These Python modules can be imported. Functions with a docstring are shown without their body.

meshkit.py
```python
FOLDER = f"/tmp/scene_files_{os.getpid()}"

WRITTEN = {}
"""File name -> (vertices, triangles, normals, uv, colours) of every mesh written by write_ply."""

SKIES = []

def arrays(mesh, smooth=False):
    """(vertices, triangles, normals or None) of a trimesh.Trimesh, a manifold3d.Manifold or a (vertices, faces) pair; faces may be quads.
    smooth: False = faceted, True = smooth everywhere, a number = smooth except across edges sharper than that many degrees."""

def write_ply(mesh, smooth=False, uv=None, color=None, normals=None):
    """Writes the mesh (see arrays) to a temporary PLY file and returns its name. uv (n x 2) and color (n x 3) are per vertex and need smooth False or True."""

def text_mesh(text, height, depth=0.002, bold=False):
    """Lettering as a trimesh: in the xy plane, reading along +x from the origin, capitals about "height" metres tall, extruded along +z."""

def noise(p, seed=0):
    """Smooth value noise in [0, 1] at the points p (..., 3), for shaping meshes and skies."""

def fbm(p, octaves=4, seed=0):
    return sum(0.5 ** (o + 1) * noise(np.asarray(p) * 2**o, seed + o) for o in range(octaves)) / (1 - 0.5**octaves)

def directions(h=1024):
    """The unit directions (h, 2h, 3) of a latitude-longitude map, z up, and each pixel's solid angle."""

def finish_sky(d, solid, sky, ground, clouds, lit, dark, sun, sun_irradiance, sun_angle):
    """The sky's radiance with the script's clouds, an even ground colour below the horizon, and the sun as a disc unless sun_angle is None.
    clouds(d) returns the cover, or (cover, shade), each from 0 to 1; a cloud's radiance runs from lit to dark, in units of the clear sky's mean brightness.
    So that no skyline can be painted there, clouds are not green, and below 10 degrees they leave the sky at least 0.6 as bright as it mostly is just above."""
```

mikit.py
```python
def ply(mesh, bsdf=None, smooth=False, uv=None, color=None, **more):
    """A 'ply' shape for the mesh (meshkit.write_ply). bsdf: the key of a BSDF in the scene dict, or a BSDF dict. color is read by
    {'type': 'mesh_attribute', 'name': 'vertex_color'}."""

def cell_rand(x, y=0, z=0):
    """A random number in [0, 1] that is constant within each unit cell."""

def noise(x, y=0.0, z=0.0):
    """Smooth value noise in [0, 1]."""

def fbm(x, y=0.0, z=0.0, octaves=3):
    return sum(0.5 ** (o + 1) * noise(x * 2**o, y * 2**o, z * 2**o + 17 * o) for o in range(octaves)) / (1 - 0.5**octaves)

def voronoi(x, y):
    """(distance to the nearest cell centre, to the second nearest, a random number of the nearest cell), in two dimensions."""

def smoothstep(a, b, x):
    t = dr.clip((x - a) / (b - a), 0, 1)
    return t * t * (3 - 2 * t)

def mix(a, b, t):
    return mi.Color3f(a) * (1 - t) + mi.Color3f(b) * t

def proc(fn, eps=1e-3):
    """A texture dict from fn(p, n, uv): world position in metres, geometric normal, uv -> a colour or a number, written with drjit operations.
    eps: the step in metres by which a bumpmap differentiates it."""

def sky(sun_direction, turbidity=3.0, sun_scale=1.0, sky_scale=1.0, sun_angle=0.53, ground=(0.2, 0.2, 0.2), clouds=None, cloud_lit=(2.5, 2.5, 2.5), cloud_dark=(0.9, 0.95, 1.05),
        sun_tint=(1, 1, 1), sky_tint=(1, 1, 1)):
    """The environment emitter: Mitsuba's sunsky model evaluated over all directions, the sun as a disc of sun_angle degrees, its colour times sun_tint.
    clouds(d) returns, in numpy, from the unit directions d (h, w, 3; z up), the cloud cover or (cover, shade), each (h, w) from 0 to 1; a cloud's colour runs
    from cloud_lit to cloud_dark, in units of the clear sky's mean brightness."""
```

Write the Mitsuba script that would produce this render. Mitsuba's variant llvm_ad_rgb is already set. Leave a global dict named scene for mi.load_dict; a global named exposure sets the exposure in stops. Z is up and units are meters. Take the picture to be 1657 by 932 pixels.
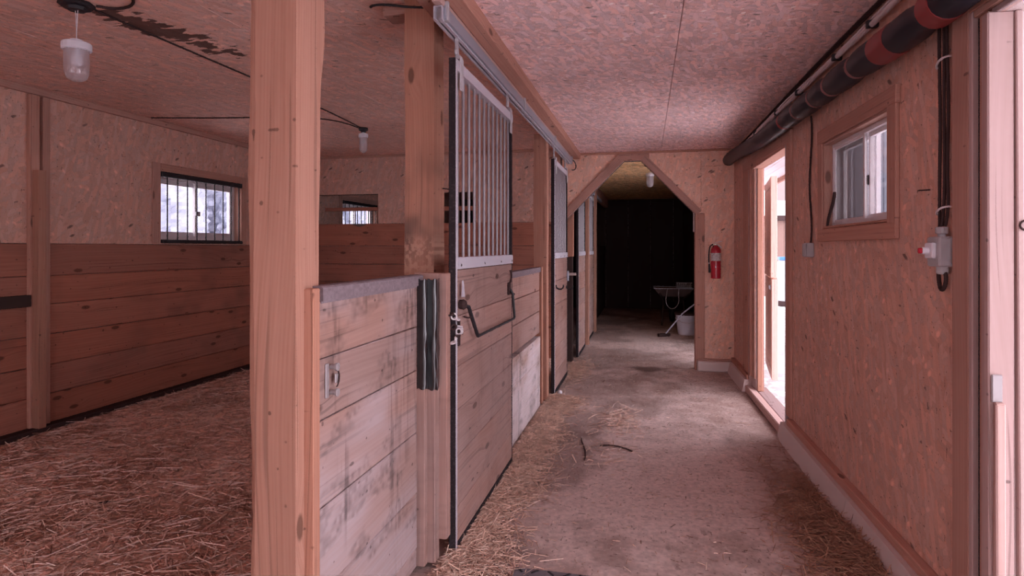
import math, random
import numpy as np, trimesh, mitsuba as mi, drjit as dr
import shapely.geometry as sg, shapely.affinity as sa
import mikit, meshkit
from mikit import proc, noise, fbm, voronoi, cell_rand, smoothstep, mix

random.seed(7)
RNG = np.random.default_rng(7)
scene, labels = {}, {}
T = mi.ScalarTransform4f

# ------------------------------------------------------------------ camera, sky, exposure
YAW = math.atan(217 / 975.0)
CAM = (0.0, 0.0, 1.37)
exposure = 5.15
scene['camera'] = {
    'type': 'perspective', 'fov': math.degrees(2 * math.atan(828.5 / 975.0)), 'fov_axis': 'x',
    'principal_point_offset_y': 64.0 / 932.0, 'near_clip': 0.02, 'far_clip': 500.0,
    'to_world': T().look_at(origin=list(CAM), target=[-math.sin(YAW), math.cos(YAW), CAM[2]], up=[0, 0, 1])}


def overcast(d):
    f = meshkit.fbm(d * 3.0, 3, seed=3)
    return np.ones(d.shape[:2]), 0.35 * f


scene['sky'] = mikit.sky((0.4, 0.3, 0.75), turbidity=4.0, sun_scale=0.0, clouds=overcast,
                         cloud_lit=(1.03, 0.945, 1.05), cloud_dark=(0.77, 0.71, 0.80), ground=(0.8, 0.8, 0.82))

# ------------------------------------------------------------------ materials


def wood_fn(light, dark, tone=0.28, knot=0.30, grime=0.0, grimec=(0.05, 0.04, 0.04), bleach=0.0, bleachc=(0.62, 0.52, 0.54), gscale=1.0, chew=False):
    def fn(p, n, uv):
        u, v = uv.x, uv.y
        bid = dr.floor(u / 40.0)
        r1, r2 = cell_rand(bid, 7), cell_rand(bid, 11)
        d1, _, w = voronoi(u * 2.6, v * 6.5)
        on = dr.select(w < knot, 1.0, 0.0)
        kn = smoothstep(0.125, 0.07, d1) * on
        halo = smoothstep(0.45, 0.08, d1) * on
        warp = (noise(u * 1.1, v * 3.0, bid) - 0.5) * 0.07 + halo * 0.02
        g1 = noise(u * 1.6, (v + warp) * 55.0 * gscale, bid)
        g2 = noise(u * 9.0, (v + warp) * 260.0 * gscale, bid + 3)
        ring = 0.5 + 0.5 * dr.sin((v + warp * 1.6) * 210.0 * gscale + 6.0 * noise(u * 0.7, v * 2.0, bid))
        g = 0.46 * g1 + 0.30 * g2 + 0.24 * ring
        c = mix(dark, light, g)
        hue = mix((1.05, 0.98, 0.93), (0.95, 1.02, 1.07), r2)
        c = c * hue * (1.0 - tone * 0.5 + tone * r1)
        crack = smoothstep(0.80, 0.93, noise(u * 1.3, (v + warp) * 130.0, bid + 9))
        c = c * (1.0 - 0.28 * crack)
        c = mix(c, mi.Color3f(dark) * 0.38, kn * 0.85)
        if bleach:
            b = smoothstep(0.36, 0.70, fbm(u * 1.7, v * 4.0, bid + 0.5, octaves=3) + 0.22 * smoothstep(1.05, 0.45, p.z) - 0.08) * bleach
            b = b * (0.70 + 0.30 * noise(u * 6.0, v * 120.0, bid))
            c = mix(c, bleachc, b)
            s = smoothstep(0.55, 0.80, noise(p.y * 14.0, p.z * 1.6, 3.0)) * smoothstep(0.35, 0.70, noise(p.y * 75.0, p.z * 9.0))
            sm = smoothstep(0.54, 0.70, fbm(p.y * 4.0 + p.z * 7.0, p.z * 10.0 - p.y * 4.0, 3.0, octaves=4)) * noise(p.y * 60.0, p.z * 60.0)
            c = c * (1.0 - (0.30 * s + 0.42 * sm) * dr.minimum(bleach * 1.3, 1.0))
        if grime:
            q = smoothstep(0.48, 0.78, fbm(p.x * 2.2 + 5.0, p.y * 2.2, p.z * 2.6, octaves=3)) * grime
            c = mix(c, grimec, q)
        if chew:   # rubbed, greasy zone on the post beside the near door
            zz = smoothstep(1.20, 1.45, p.z) * smoothstep(1.95, 1.55, p.z) * smoothstep(2.3, 2.5, p.y) * smoothstep(3.2, 3.0, p.y)
            c = mix(c, (0.10, 0.068, 0.058), zz * 0.75 * smoothstep(0.25, 0.6, fbm(p.x * 7.0, p.z * 5.0, 2.0)))
            zb = smoothstep(1.22, 1.28, p.z) * smoothstep(1.46, 1.36, p.z) * smoothstep(2.5, 2.6, p.y) * smoothstep(3.2, 3.0, p.y)
            c = mix(c, (0.46, 0.27, 0.20), zb * smoothstep(0.42, 0.62, fbm(p.x * 70.0, p.z * 60.0, 1.0)) * 0.7)
        speck = smoothstep(0.90, 0.96, noise(p.x * 38.0 + p.y * 17.0, p.y * 31.0, p.z * 38.0))
        return c * (1.0 - 0.5 * speck)
    return fn


def osb_fn(base, stain=False, contrast=1.0, scale=1.0):
    base = mi.Color3f(base)

    def fn(p, n, uv):
        up = dr.abs(n.z) > 0.5
        side = dr.abs(n.x) > 0.5
        a = dr.select(up, p.x, dr.select(side, p.y, p.x)) * scale
        b = dr.select(up, p.y, p.z) * scale
        d1, s1, w1 = voronoi(b * 7.0 + a * 2.0, a * 26.0 - b * 7.0)
        d2, s2, w2 = voronoi(a * 9.0 + b * 5.0 + 7.0, b * 24.0 - a * 13.0)
        d3, s3, w3 = voronoi(a * 12.0 - b * 9.0 + 3.0, b * 20.0 + a * 15.0 + 9.0)
        tone = dr.select(w1 > 0.52, w1 * 7.13 - dr.floor(w1 * 7.13), dr.select(w2 > 0.5, w2 * 9.7 - dr.floor(w2 * 9.7), w3))
        edge = dr.select(w1 > 0.52, s1 - d1, dr.select(w2 > 0.5, s2 - d2, s3 - d3))
        fine = noise(a * 160.0, b * 60.0) * 0.5 + noise(a * 50.0, b * 170.0) * 0.5
        k = 1.0 + contrast * (0.42 * (tone - 0.5) + 0.22 * (fine - 0.5))
        k = k * (1.0 - 0.22 * contrast * smoothstep(0.10, 0.0, edge))
        k = k * (0.90 + 0.2 * fbm(a * 0.9, b * 0.9, 2.0))
        ha = tone * 5.3 - dr.floor(tone * 5.3)
        c = base * k * mix((1.05, 0.97, 0.92), (0.97, 1.02, 1.06), ha)
        dark = smoothstep(0.985, 0.992, w2) * smoothstep(0.5, 0.2, d2)
        c = c * (1.0 - 0.65 * dark)
        pit = smoothstep(0.915, 0.955, noise(a * 62.0, b * 40.0, 4.0))
        c = c * (1.0 - 0.5 * pit)
        lite = smoothstep(0.93, 0.99, w3) * smoothstep(0.45, 0.2, d3)
        c = mix(c, c * 1.5, lite * contrast)
        if stain:  # old roof leak beside the lamp cable
            ex = (p.x + 2.60 - (p.y - 2.75) * 0.28) / 0.13
            ey = (p.y - 2.80) / 0.42
            r = dr.sqrt(ex * ex + ey * ey) + 1.9 * (fbm(p.x * 12.0, p.y * 34.0, 1.0) - 0.5)
            m = smoothstep(1.0, 0.85, r) * dr.select(up, 1.0, 0.0)
            c = mix(c, (0.055, 0.026, 0.022), m * 0.85)
        return c
    return fn


def concrete_fn(p, n, uv):
    a = fbm(p.x * 1.1, p.y * 0.8, 3.0, octaves=4)
    b = fbm(p.x * 7.0, p.y * 7.0, 9.0, octaves=3)
    c = fbm(p.x * 60.0, p.y * 60.0, 1.0, octaves=2)
    col = mix((0.34, 0.24, 0.212), (0.57, 0.455, 0.425), smoothstep(0.30, 0.68, a * 0.65 + b * 0.35))
    col = col * (0.78 + 0.44 * c)
    wet = smoothstep(0.50, 0.66, fbm(p.x * 1.7 + 4.0, p.y * 1.5, 7.0, octaves=4) + 0.10 * smoothstep(-0.1, -0.7, p.x))
    col = mix(col, (0.15, 0.098, 0.086), wet * 0.45)
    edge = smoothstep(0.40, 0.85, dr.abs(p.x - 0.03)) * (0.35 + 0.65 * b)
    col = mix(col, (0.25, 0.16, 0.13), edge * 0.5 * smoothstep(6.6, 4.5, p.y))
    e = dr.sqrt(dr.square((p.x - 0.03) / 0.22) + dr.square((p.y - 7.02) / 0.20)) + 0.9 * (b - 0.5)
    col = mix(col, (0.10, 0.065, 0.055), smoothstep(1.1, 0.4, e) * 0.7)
    e2 = dr.sqrt(dr.square((p.x + 0.52) / 0.26) + dr.square((p.y - 4.1) / 0.75)) + 1.0 * (b - 0.5)
    col = mix(col, (0.15, 0.10, 0.09), smoothstep(1.2, 0.5, e2) * 0.55)
    col = mix(col, (0.10, 0.062, 0.052), smoothstep(0.86, 0.93, noise(p.x * 85.0, p.y * 60.0)) * 0.5 + smoothstep(0.86, 0.92, noise(p.x * 30.0, p.y * 42.0, 5.0)) * 0.25)
    return mix(col, (0.62, 0.52, 0.46), smoothstep(0.86, 0.92, noise(p.x * 70.0, p.y * 70.0, 8.0)) * 0.45)


def bedding_fn(p, n, uv):
    a = fbm(p.x * 2.0, p.y * 2.0, 5.0, octaves=4)
    d, s, w = voronoi(p.x * 60.0, p.y * 95.0)
    c = mix((0.36, 0.215, 0.16), (0.68, 0.47, 0.385), smoothstep(0.25, 0.75, a))
    return c * (0.6 + 0.8 * w)


def rust_fn(p, n, uv):
    a = noise(p.x * 130.0, p.y * 130.0, p.z * 130.0)
    b = fbm(p.x * 6.0, p.y * 6.0, p.z * 4.0)
    return mix((0.026, 0.021, 0.024), (0.085, 0.068, 0.072), smoothstep(0.6, 0.9, a) * 0.45 + 0.25 * b)


def snow_fn(p, n, uv):
    a = fbm(p.x * 1.5, p.y * 1.5, octaves=4)
    near = smoothstep(2.6, 1.2, p.x) * dr.select(p.x > 0, 1.0, 0.0)
    d = smoothstep(0.46, 0.60, fbm(p.x * 9.0, p.y * 9.0, 4.0, octaves=3)) * near
    return mix(mix((0.80, 0.80, 0.83), (0.90, 0.90, 0.92), a), (0.30, 0.24, 0.21), d * 0.6)


def label_fn(p, n, uv):   # tiny unreadable print in rows on the extinguisher's label
    r = dr.floor(p.z / 0.011)
    row = smoothstep(0.25, 0.35, p.z / 0.011 - r) * smoothstep(0.8, 0.7, p.z / 0.011 - r)
    w = dr.select(noise(p.x * 320.0, r * 3.7) > 0.45, 1.0, 0.0)
    return mix((0.62, 0.60, 0.60), (0.16, 0.12, 0.13), row * w * 0.8)


def dif(tex, **k):
    return {'type': 'twosided', 'b': {'type': 'diffuse', 'reflectance': tex}}


def rgb(r, g, b):
    return {'type': 'rgb', 'value': [r, g, b]}


def flat(name, c):
    scene[name] = {'type': 'twosided', 'b': {'type': 'diffuse', 'reflectance': rgb(*c)}}


def gloss(name, c, rough=0.35, metal=0.0, spec=0.5):
    scene[name] = {'type': 'twosided', 'b': {'type': 'principled', 'base_color': rgb(*c), 'roughness': rough, 'metallic': metal, 'specular': spec}}


scene['m_post'] = dif(proc(wood_fn((0.44, 0.24, 0.18), (0.35, 0.17, 0.118), tone=0.10, knot=0.07, gscale=2.4, chew=True, grime=0.15, grimec=(0.16, 0.10, 0.09))))
scene['m_panel'] = dif(proc(wood_fn((0.39, 0.245, 0.21), (0.31, 0.18, 0.15), knot=0.12, gscale=1.6, tone=0.18, grime=0.18, grimec=(0.22, 0.15, 0.14), bleach=0.26, bleachc=(0.46, 0.37, 0.37))))
scene['m_weather'] = dif(proc(wood_fn((0.375, 0.245, 0.215), (0.30, 0.185, 0.158), knot=0.10, tone=0.16, gscale=1.6, grime=0.25, grimec=(0.20, 0.14, 0.13), bleach=0.72, bleachc=(0.45, 0.38, 0.40))))
scene['m_pale'] = dif(proc(wood_fn((0.52, 0.40, 0.37), (0.40, 0.28, 0.245), knot=0.12, tone=0.12, grime=0.25, grimec=(0.24, 0.17, 0.15), bleach=1.0, bleachc=(0.64, 0.56, 0.58))))
scene['m_stall'] = dif(proc(wood_fn((0.40, 0.175, 0.125), (0.31, 0.122, 0.085), gscale=1.4, knot=0.42, tone=0.16, grime=0.4, grimec=(0.085, 0.055, 0.05))))
scene['m_trim'] = dif(proc(wood_fn((0.50, 0.295, 0.24), (0.42, 0.225, 0.175), gscale=1.5, knot=0.12, tone=0.14, grime=0.15)))
scene['m_white'] = dif(proc(wood_fn((0.47, 0.34, 0.325), (0.42, 0.295, 0.275), gscale=1.5, knot=0.0, grime=0.12, grimec=(0.38, 0.25, 0.23))))
scene['m_osb'] = dif(proc(osb_fn((0.57, 0.35, 0.285), contrast=0.50, scale=1.35)))
scene['m_osb_stall'] = dif(proc(osb_fn((0.78, 0.515, 0.44), stain=True, contrast=0.6, scale=1.5)))
scene['m_osb_end'] = dif(proc(osb_fn((0.76, 0.485, 0.38), contrast=0.45, scale=1.35)))
scene['m_osb_hall'] = dif(proc(osb_fn((0.83, 0.60, 0.58), contrast=1.0, scale=1.7)))
scene['m_osb_back'] = dif(proc(osb_fn((0.84, 0.56, 0.30), contrast=1.2)))
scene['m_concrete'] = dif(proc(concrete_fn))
scene['m_bed'] = dif(proc(bedding_fn))
scene['m_rust'] = dif(proc(rust_fn))
scene['m_snow'] = dif(proc(snow_fn))
scene['m_print'] = dif(proc(label_fn))
scene['m_straw'] = dif({'type': 'mesh_attribute', 'name': 'vertex_color'})
gloss('m_steel', (0.42, 0.40, 0.45), 0.45, 0.0, 0.6)
gloss('m_galv', (0.34, 0.36, 0.42), 0.4, 0.35)
gloss('m_bar', (0.255, 0.23, 0.25), 0.4, 0.2)
scene['m_cap'] = dif(proc(lambda p, n, uv: mix((0.15, 0.115, 0.125), (0.27, 0.215, 0.235), fbm(p.x * 90.0, p.y * 90.0, p.z * 90.0))))
gloss('m_rail', (0.47, 0.45, 0.50), 0.4, 0.1)
gloss('m_black', (0.013, 0.012, 0.016), 0.55)
gloss('m_rubber', (0.007, 0.0065, 0.008), 0.27, 0.0, 1.0)
gloss('m_duct', (0.012, 0.012, 0.018), 0.40, 0.0, 0.22)
gloss('m_band', (0.17, 0.075, 0.072), 0.5)
gloss('m_zinc', (0.30, 0.265, 0.27), 0.45, 0.2)
gloss('m_redtape', (0.17, 0.020, 0.020), 0.4)
gloss('m_red', (0.42, 0.018, 0.035), 0.25)
gloss('m_pvc', (0.55, 0.50, 0.52), 0.4)
gloss('m_plastic', (0.66, 0.66, 0.72), 0.4)
gloss('m_bucket', (0.70, 0.71, 0.80), 0.4)
gloss('m_box', (0.36, 0.345, 0.365), 0.45)
gloss('m_vinyl', (0.58, 0.55, 0.57), 0.35)
gloss('m_blue', (0.05, 0.17, 0.50), 0.4)
gloss('m_brass', (0.55, 0.50, 0.42), 0.35, 0.7)
flat('m_plaster', (0.60, 0.50, 0.48))
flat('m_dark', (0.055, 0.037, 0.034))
flat('m_tray', (0.16, 0.12, 0.115))
scene['m_leaf'] = dif(proc(wood_fn((0.78, 0.58, 0.50), (0.70, 0.48, 0.40), knot=0.05, tone=0.06)))
gloss('m_mat', (0.13, 0.115, 0.13), 0.6)
flat('m_iron', (0.055, 0.035, 0.034))
flat('m_outer', (0.56, 0.45, 0.43))
flat('m_soffit', (0.80, 0.70, 0.71))
flat('m_bark', (0.46, 0.47, 0.55))
scene['m_screen'] = {'type': 'blendbsdf', 'weight': 0.55, 'a': {'type': 'thindielectric', 'int_ior': 1.01}, 'b': {'type': 'twosided', 'b': {'type': 'diffuse', 'reflectance': rgb(0.16, 0.13, 0.125)}}}
flat('m_barn', (0.25, 0.20, 0.19))
flat('m_frost', (0.33, 0.345, 0.42))
flat('m_siding', (0.135, 0.142, 0.17))
flat('m_shed', (0.21, 0.135, 0.115))
flat('m_cream', (0.40, 0.405, 0.43))
scene['m_glass'] = {'type': 'thindielectric', 'int_ior': 1.5}
scene['m_jar'] = {'type': 'blendbsdf', 'weight': 0.28, 'a': {'type': 'thindielectric', 'int_ior': 1.5}, 'b': {'type': 'twosided', 'b': {'type': 'diffuse', 'reflectance': rgb(0.62, 0.58, 0.62)}}}

# ------------------------------------------------------------------ helpers
USED = {}


def numbered(key):
    n = USED.get(key)
    USED[key] = 0 if n is None else n + 1
    return key if n is None else f'{key}_{n + 1:03d}'


def lab(key, label=None, cat=None, group=None, kind=None):
    d = labels.setdefault(key, {})
    for k, v in (('label', label), ('category', cat), ('group', group), ('kind', kind)):
        if v:
            d[k] = v
    return key


def put(key, mesh, mat, smooth=False, uv=None, color=None):
    key = numbered(key)
    scene[key] = mikit.ply(mesh, mat, smooth, uv=uv, color=color)
    return key


RW = trimesh.transformations.translation_matrix([1.045, 2.8, 0]) @ trimesh.transformations.rotation_matrix(math.radians(1.2), [0, 0, 1]) @ trimesh.transformations.translation_matrix([0, -2.8, 0])
BID = [0]


def wood(key, mesh, mat, axis, M=None):
    """A board: uv in metres, u along the grain axis, with an offset of its own, so that each board has its own grain."""
    m = mesh.copy()
    m.unmerge_vertices()
    fn = np.abs(m.face_normals)
    dom = np.argmax(fn, 1)
    tri = m.vertices.reshape(-1, 3, 3)
    uv = np.zeros((len(tri), 3, 2))
    others = [[k for k in range(3) if k != axis][(0 if 0 != axis else 0)], [k for k in range(3) if k != axis][1]]
    for f_dom in range(3):
        s = dom == f_dom
        if f_dom == axis:
            ua, va = others[0], others[1]
        else:
            ua = axis
            va = [k for k in others if k != f_dom][0]
        uv[s, :, 0] = tri[s][:, :, ua]
        uv[s, :, 1] = tri[s][:, :, va] + 0.37 * f_dom
    BID[0] += 1
    uv[..., 0] += 40.0 * BID[0] + 15.0 - m.vertices[:, axis].mean()
    uv[..., 1] += RNG.uniform(0, 9)
    if M is not None:
        m.apply_transform(M)
    return put(key, m, mat, False, uv=uv.reshape(-1, 2))


def box(x0, x1, y0, y1, z0, z1, bev=0.003, jit=0.0):
    x0, x1 = sorted((x0, x1)); y0, y1 = sorted((y0, y1)); z0, z1 = sorted((z0, z1))
    b = min(bev, 0.45 * min(x1 - x0, y1 - y0, z1 - z0))
    if b <= 0:
        m = trimesh.creation.box(extents=(x1 - x0, y1 - y0, z1 - z0))
        m.apply_translation(((x0 + x1) / 2, (y0 + y1) / 2, (z0 + z1) / 2))
        return m
    pts = []
    for x, sx in ((x0, 1), (x1, -1)):
        for y, sy in ((y0, 1), (y1, -1)):
            for z, sz in ((z0, 1), (z1, -1)):
                j = RNG.uniform(-jit, jit, 3) if jit else 0
                pts += [np.array((x, y + sy * b, z + sz * b)) + j, np.array((x + sx * b, y, z + sz * b)) + j, np.array((x + sx * b, y + sy * b, z)) + j]
    return trimesh.convex.convex_hull(np.array(pts))


def wbox(key, b, mat, axis, M=None, bev=0.003, jit=0.0):
    return wood(key, box(*b, bev=bev, jit=jit), mat, axis, M)


def pbox(key, b, mat, M=None, bev=0.003):
    m = box(*b, bev=bev)
    if M is not None:
        m.apply_transform(M)
    return put(key, m, mat)


def prism(poly, d0, d1, plane):
    """A shapely polygon extruded from d0 to d1. plane 'xz': along y, 'yz': along x, 'xy': along z."""
    parts = [trimesh.creation.extrude_polygon(g, d1 - d0, engine='earcut') for g in getattr(poly, 'geoms', [poly])]
    m = trimesh.util.concatenate(parts)
    v = m.vertices.copy()
    if plane == 'xz':
        m.vertices = np.stack([v[:, 0], d0 + v[:, 2], v[:, 1]], 1); m.invert()
    elif plane == 'yz':
        m.vertices = np.stack([d0 + v[:, 2], v[:, 0], v[:, 1]], 1)
    else:
        m.vertices = np.stack([v[:, 0], v[:, 1], d0 + v[:, 2]], 1)
    return m


def tube(points, r, n=10, caps=True):
    P = np.asarray(points, float)
    R = np.broadcast_to(np.asarray(r, float), (len(P),))
    t = np.gradient(P, axis=0)
    t /= np.linalg.norm(t, axis=1, keepdims=True) + 1e-12
    a = np.cross(t[0], [0, 0, 1.0])
    if np.linalg.norm(a) < 1e-3:
        a = np.cross(t[0], [1.0, 0, 0])
    rings = []
    ang = np.arange(n) * 2 * np.pi / n
    for i in range(len(P)):
        a = a - t[i] * (a @ t[i]); a /= np.linalg.norm(a)
        b = np.cross(t[i], a)
        rings.append(P[i] + R[i] * (np.cos(ang)[:, None] * a + np.sin(ang)[:, None] * b))
    V = np.vstack(rings)
    F = []
    k = np.arange(n); k2 = (k + 1) % n
    for i in range(len(P) - 1):
        F.append(np.stack([i * n + k, i * n + k2, (i + 1) * n + k2], 1)); F.append(np.stack([i * n + k, (i + 1) * n + k2, (i + 1) * n + k], 1))
    if caps:
        V = np.vstack([V, P[0], P[-1]])
        F.append(np.stack([k2, k, k * 0 + len(V) - 2], 1)); F.append(np.stack([(len(P) - 1) * n + k, (len(P) - 1) * n + k2, k * 0 + len(V) - 1], 1))
    m = trimesh.Trimesh(V, np.vstack(F), process=False)
    return m


def spline(pts, n=40):
    from scipy.interpolate import CubicSpline
    pts = np.asarray(pts, float)
    s = np.r_[0, np.cumsum(np.linalg.norm(np.diff(pts, axis=0), axis=1))]
    return CubicSpline(s, pts)(np.linspace(0, s[-1], n))


def lathe(profile, n=24):
    """(radius, z) pairs turned about z."""
    return trimesh.creation.revolve(np.asarray(profile, float), sections=n)


def at(m, x=0, y=0, z=0, rx=0, ry=0, rz=0):
    m = m.copy()
    for ang, ax in ((rx, [1, 0, 0]), (ry, [0, 1, 0]), (rz, [0, 0, 1])):
        if ang:
            m.apply_transform(trimesh.transformations.rotation_matrix(math.radians(ang), ax))
    m.apply_translation((x, y, z))
    return m


def torus(R, r, n=14, k=6):
    a = np.linspace(0, 2 * np.pi, n + 1)
    return tube(np.stack([R * np.cos(a), R * np.sin(a), 0 * a], 1), r, k, caps=False)


def cat(*m):
    return trimesh.util.concatenate(list(m))


def rect(a0, a1, b0, b1):
    return sg.box(a0, b0, a1, b1)


# ------------------------------------------------------------------ layout (metres, from the camera's feet; y along the aisle)
Y_END = 7.09        # the wall with the arch; it goes on as the loose box's far wall
CH, CL = 2.487, 2.555
XL = -4.42
BASE = (-4.42, 0.99)

# ------------------------------------------------------------------ floor, ground
lab(put('floor', box(-4.6, 1.14, -3.4, 14.2, -0.14, 0.0, bev=0), 'm_concrete'), 'dusty worn concrete floor of the barn aisle', kind='structure')
g = sg.box(-70, -60, 90, 110).difference(sg.box(-4.58, -3.38, 1.10, 14.18))
lab(put('ground', prism(g, -0.5, -0.06, 'xy'), 'm_snow'), 'snow covered yard outside the barn', kind='structure')

# ------------------------------------------------------------------ ceiling
lab(put('ceiling', box(-4.75, 2.25, -3.5, 14.3, 2.62, 2.80, bev=0), 'm_outer'), 'low ceiling of strand board sheets over aisle and stalls', kind='structure')
for x0, x1 in ((-0.90, 0.165), (0.168, 1.16)):
    for y0, y1 in ((-3.4, -1.16), (-1.157, 1.28), (1.283, 3.719), (3.722, 6.158), (6.161, 7.10)):
        put('ceiling__panel', box(x0, x1, y0, y1, CH, CH + 0.012, bev=0.002), 'm_osb_hall')
for x0, x1 in ((-4.46, -3.34), (-3.337, -2.12), (-2.117, -0.90)):
    for y0, y1 in ((-3.4, -0.18), (-0.177, 2.26), (2.263, 4.70), (4.703, 7.10)):
        put('ceiling__panel', box(x0, x1, y0, y1, CL, CL + 0.012, bev=0.002), 'm_osb_stall')
for x0, x1 in ((-0.90, 0.165), (0.168, 1.16)):
    for y0, y1 in ((7.13, 8.60), (8.603, 11.04), (11.043, 14.1)):
        put('ceiling__panel', box(x0, x1, y0, y1, CH, CH + 0.012, bev=0.002), 'm_osb_back')
for y0, y1 in ((7.13, 10.6), (10.603, 14.1)):
    put('ceiling__panel', box(-4.46, -0.90, y0, y1, CL, CL + 0.012, bev=0.002), 'm_osb')

# ------------------------------------------------------------------ left wall
WIN_L = ((4.76, 5.895, 1.435, 2.075), (8.20, 9.354, 1.435, 2.075))
side = rect(-3.4, 14.2, -0.1, 2.62)
for y0, y1, z0, z1 in WIN_L:
    side = side.difference(rect(y0, y1, z0, z1))
lab(put('wall_left', prism(side, XL - 0.16, XL - 0.02, 'yz'), 'm_tray'), 'left stable wall, strand board above and planks below', kind='structure')
ys = [-3.4, 1.14, 3.60, 6.04, 8.48, 10.92, 14.1]
for a, b in zip(ys, ys[1:]):
    q = rect(a + 0.0015, b - 0.0015, 1.409, CL)
    for y0, y1, z0, z1 in WIN_L:
        q = q.difference(rect(y0, y1, z0, z1))
    put('wall_left__panel', prism(q, XL - 0.018, XL, 'yz'), 'm_osb')
zs = [0.03, 0.27, 0.49, 0.72, 0.948, 1.165, 1.407]
for a, b in zip(zs, zs[1:]):
    for y0, y1 in ((-3.3, 3.60), (3.603, 7.08), (7.12, 14.1)):
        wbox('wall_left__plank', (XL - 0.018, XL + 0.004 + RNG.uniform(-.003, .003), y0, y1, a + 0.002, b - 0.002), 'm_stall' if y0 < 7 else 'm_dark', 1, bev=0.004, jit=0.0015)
wbox('wall_left__batten', (XL, XL + 0.035, 3.525, 3.60, 0.05, 2.50), 'm_trim', 2)
wbox('wall_left__batten', (XL, XL + 0.035, 3.625, 3.68, 0.05, 2.50), 'm_trim', 2)
wbox('wall_left__batten', (XL + 0.035, XL + 0.095, 3.54, 3.60, 0.05, 1.945), 'm_post', 2)
wbox('wall_left__batten', (XL, XL + 0.045, 2.6, 3.53, 0.945, 1.03), 'm_dark', 1)
wbox('wall_left__top_plate', (XL, XL + 0.03, -3.3, 7.08, 2.505, CL), 'm_trim', 1)
lab(put('trim_1', box(XL, XL + 0.10, -3.3, 7.08, 0, 0.055, bev=0.01), 'm_iron'), 'dark ledge along the foot of the left stall wall', kind='structure')


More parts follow.
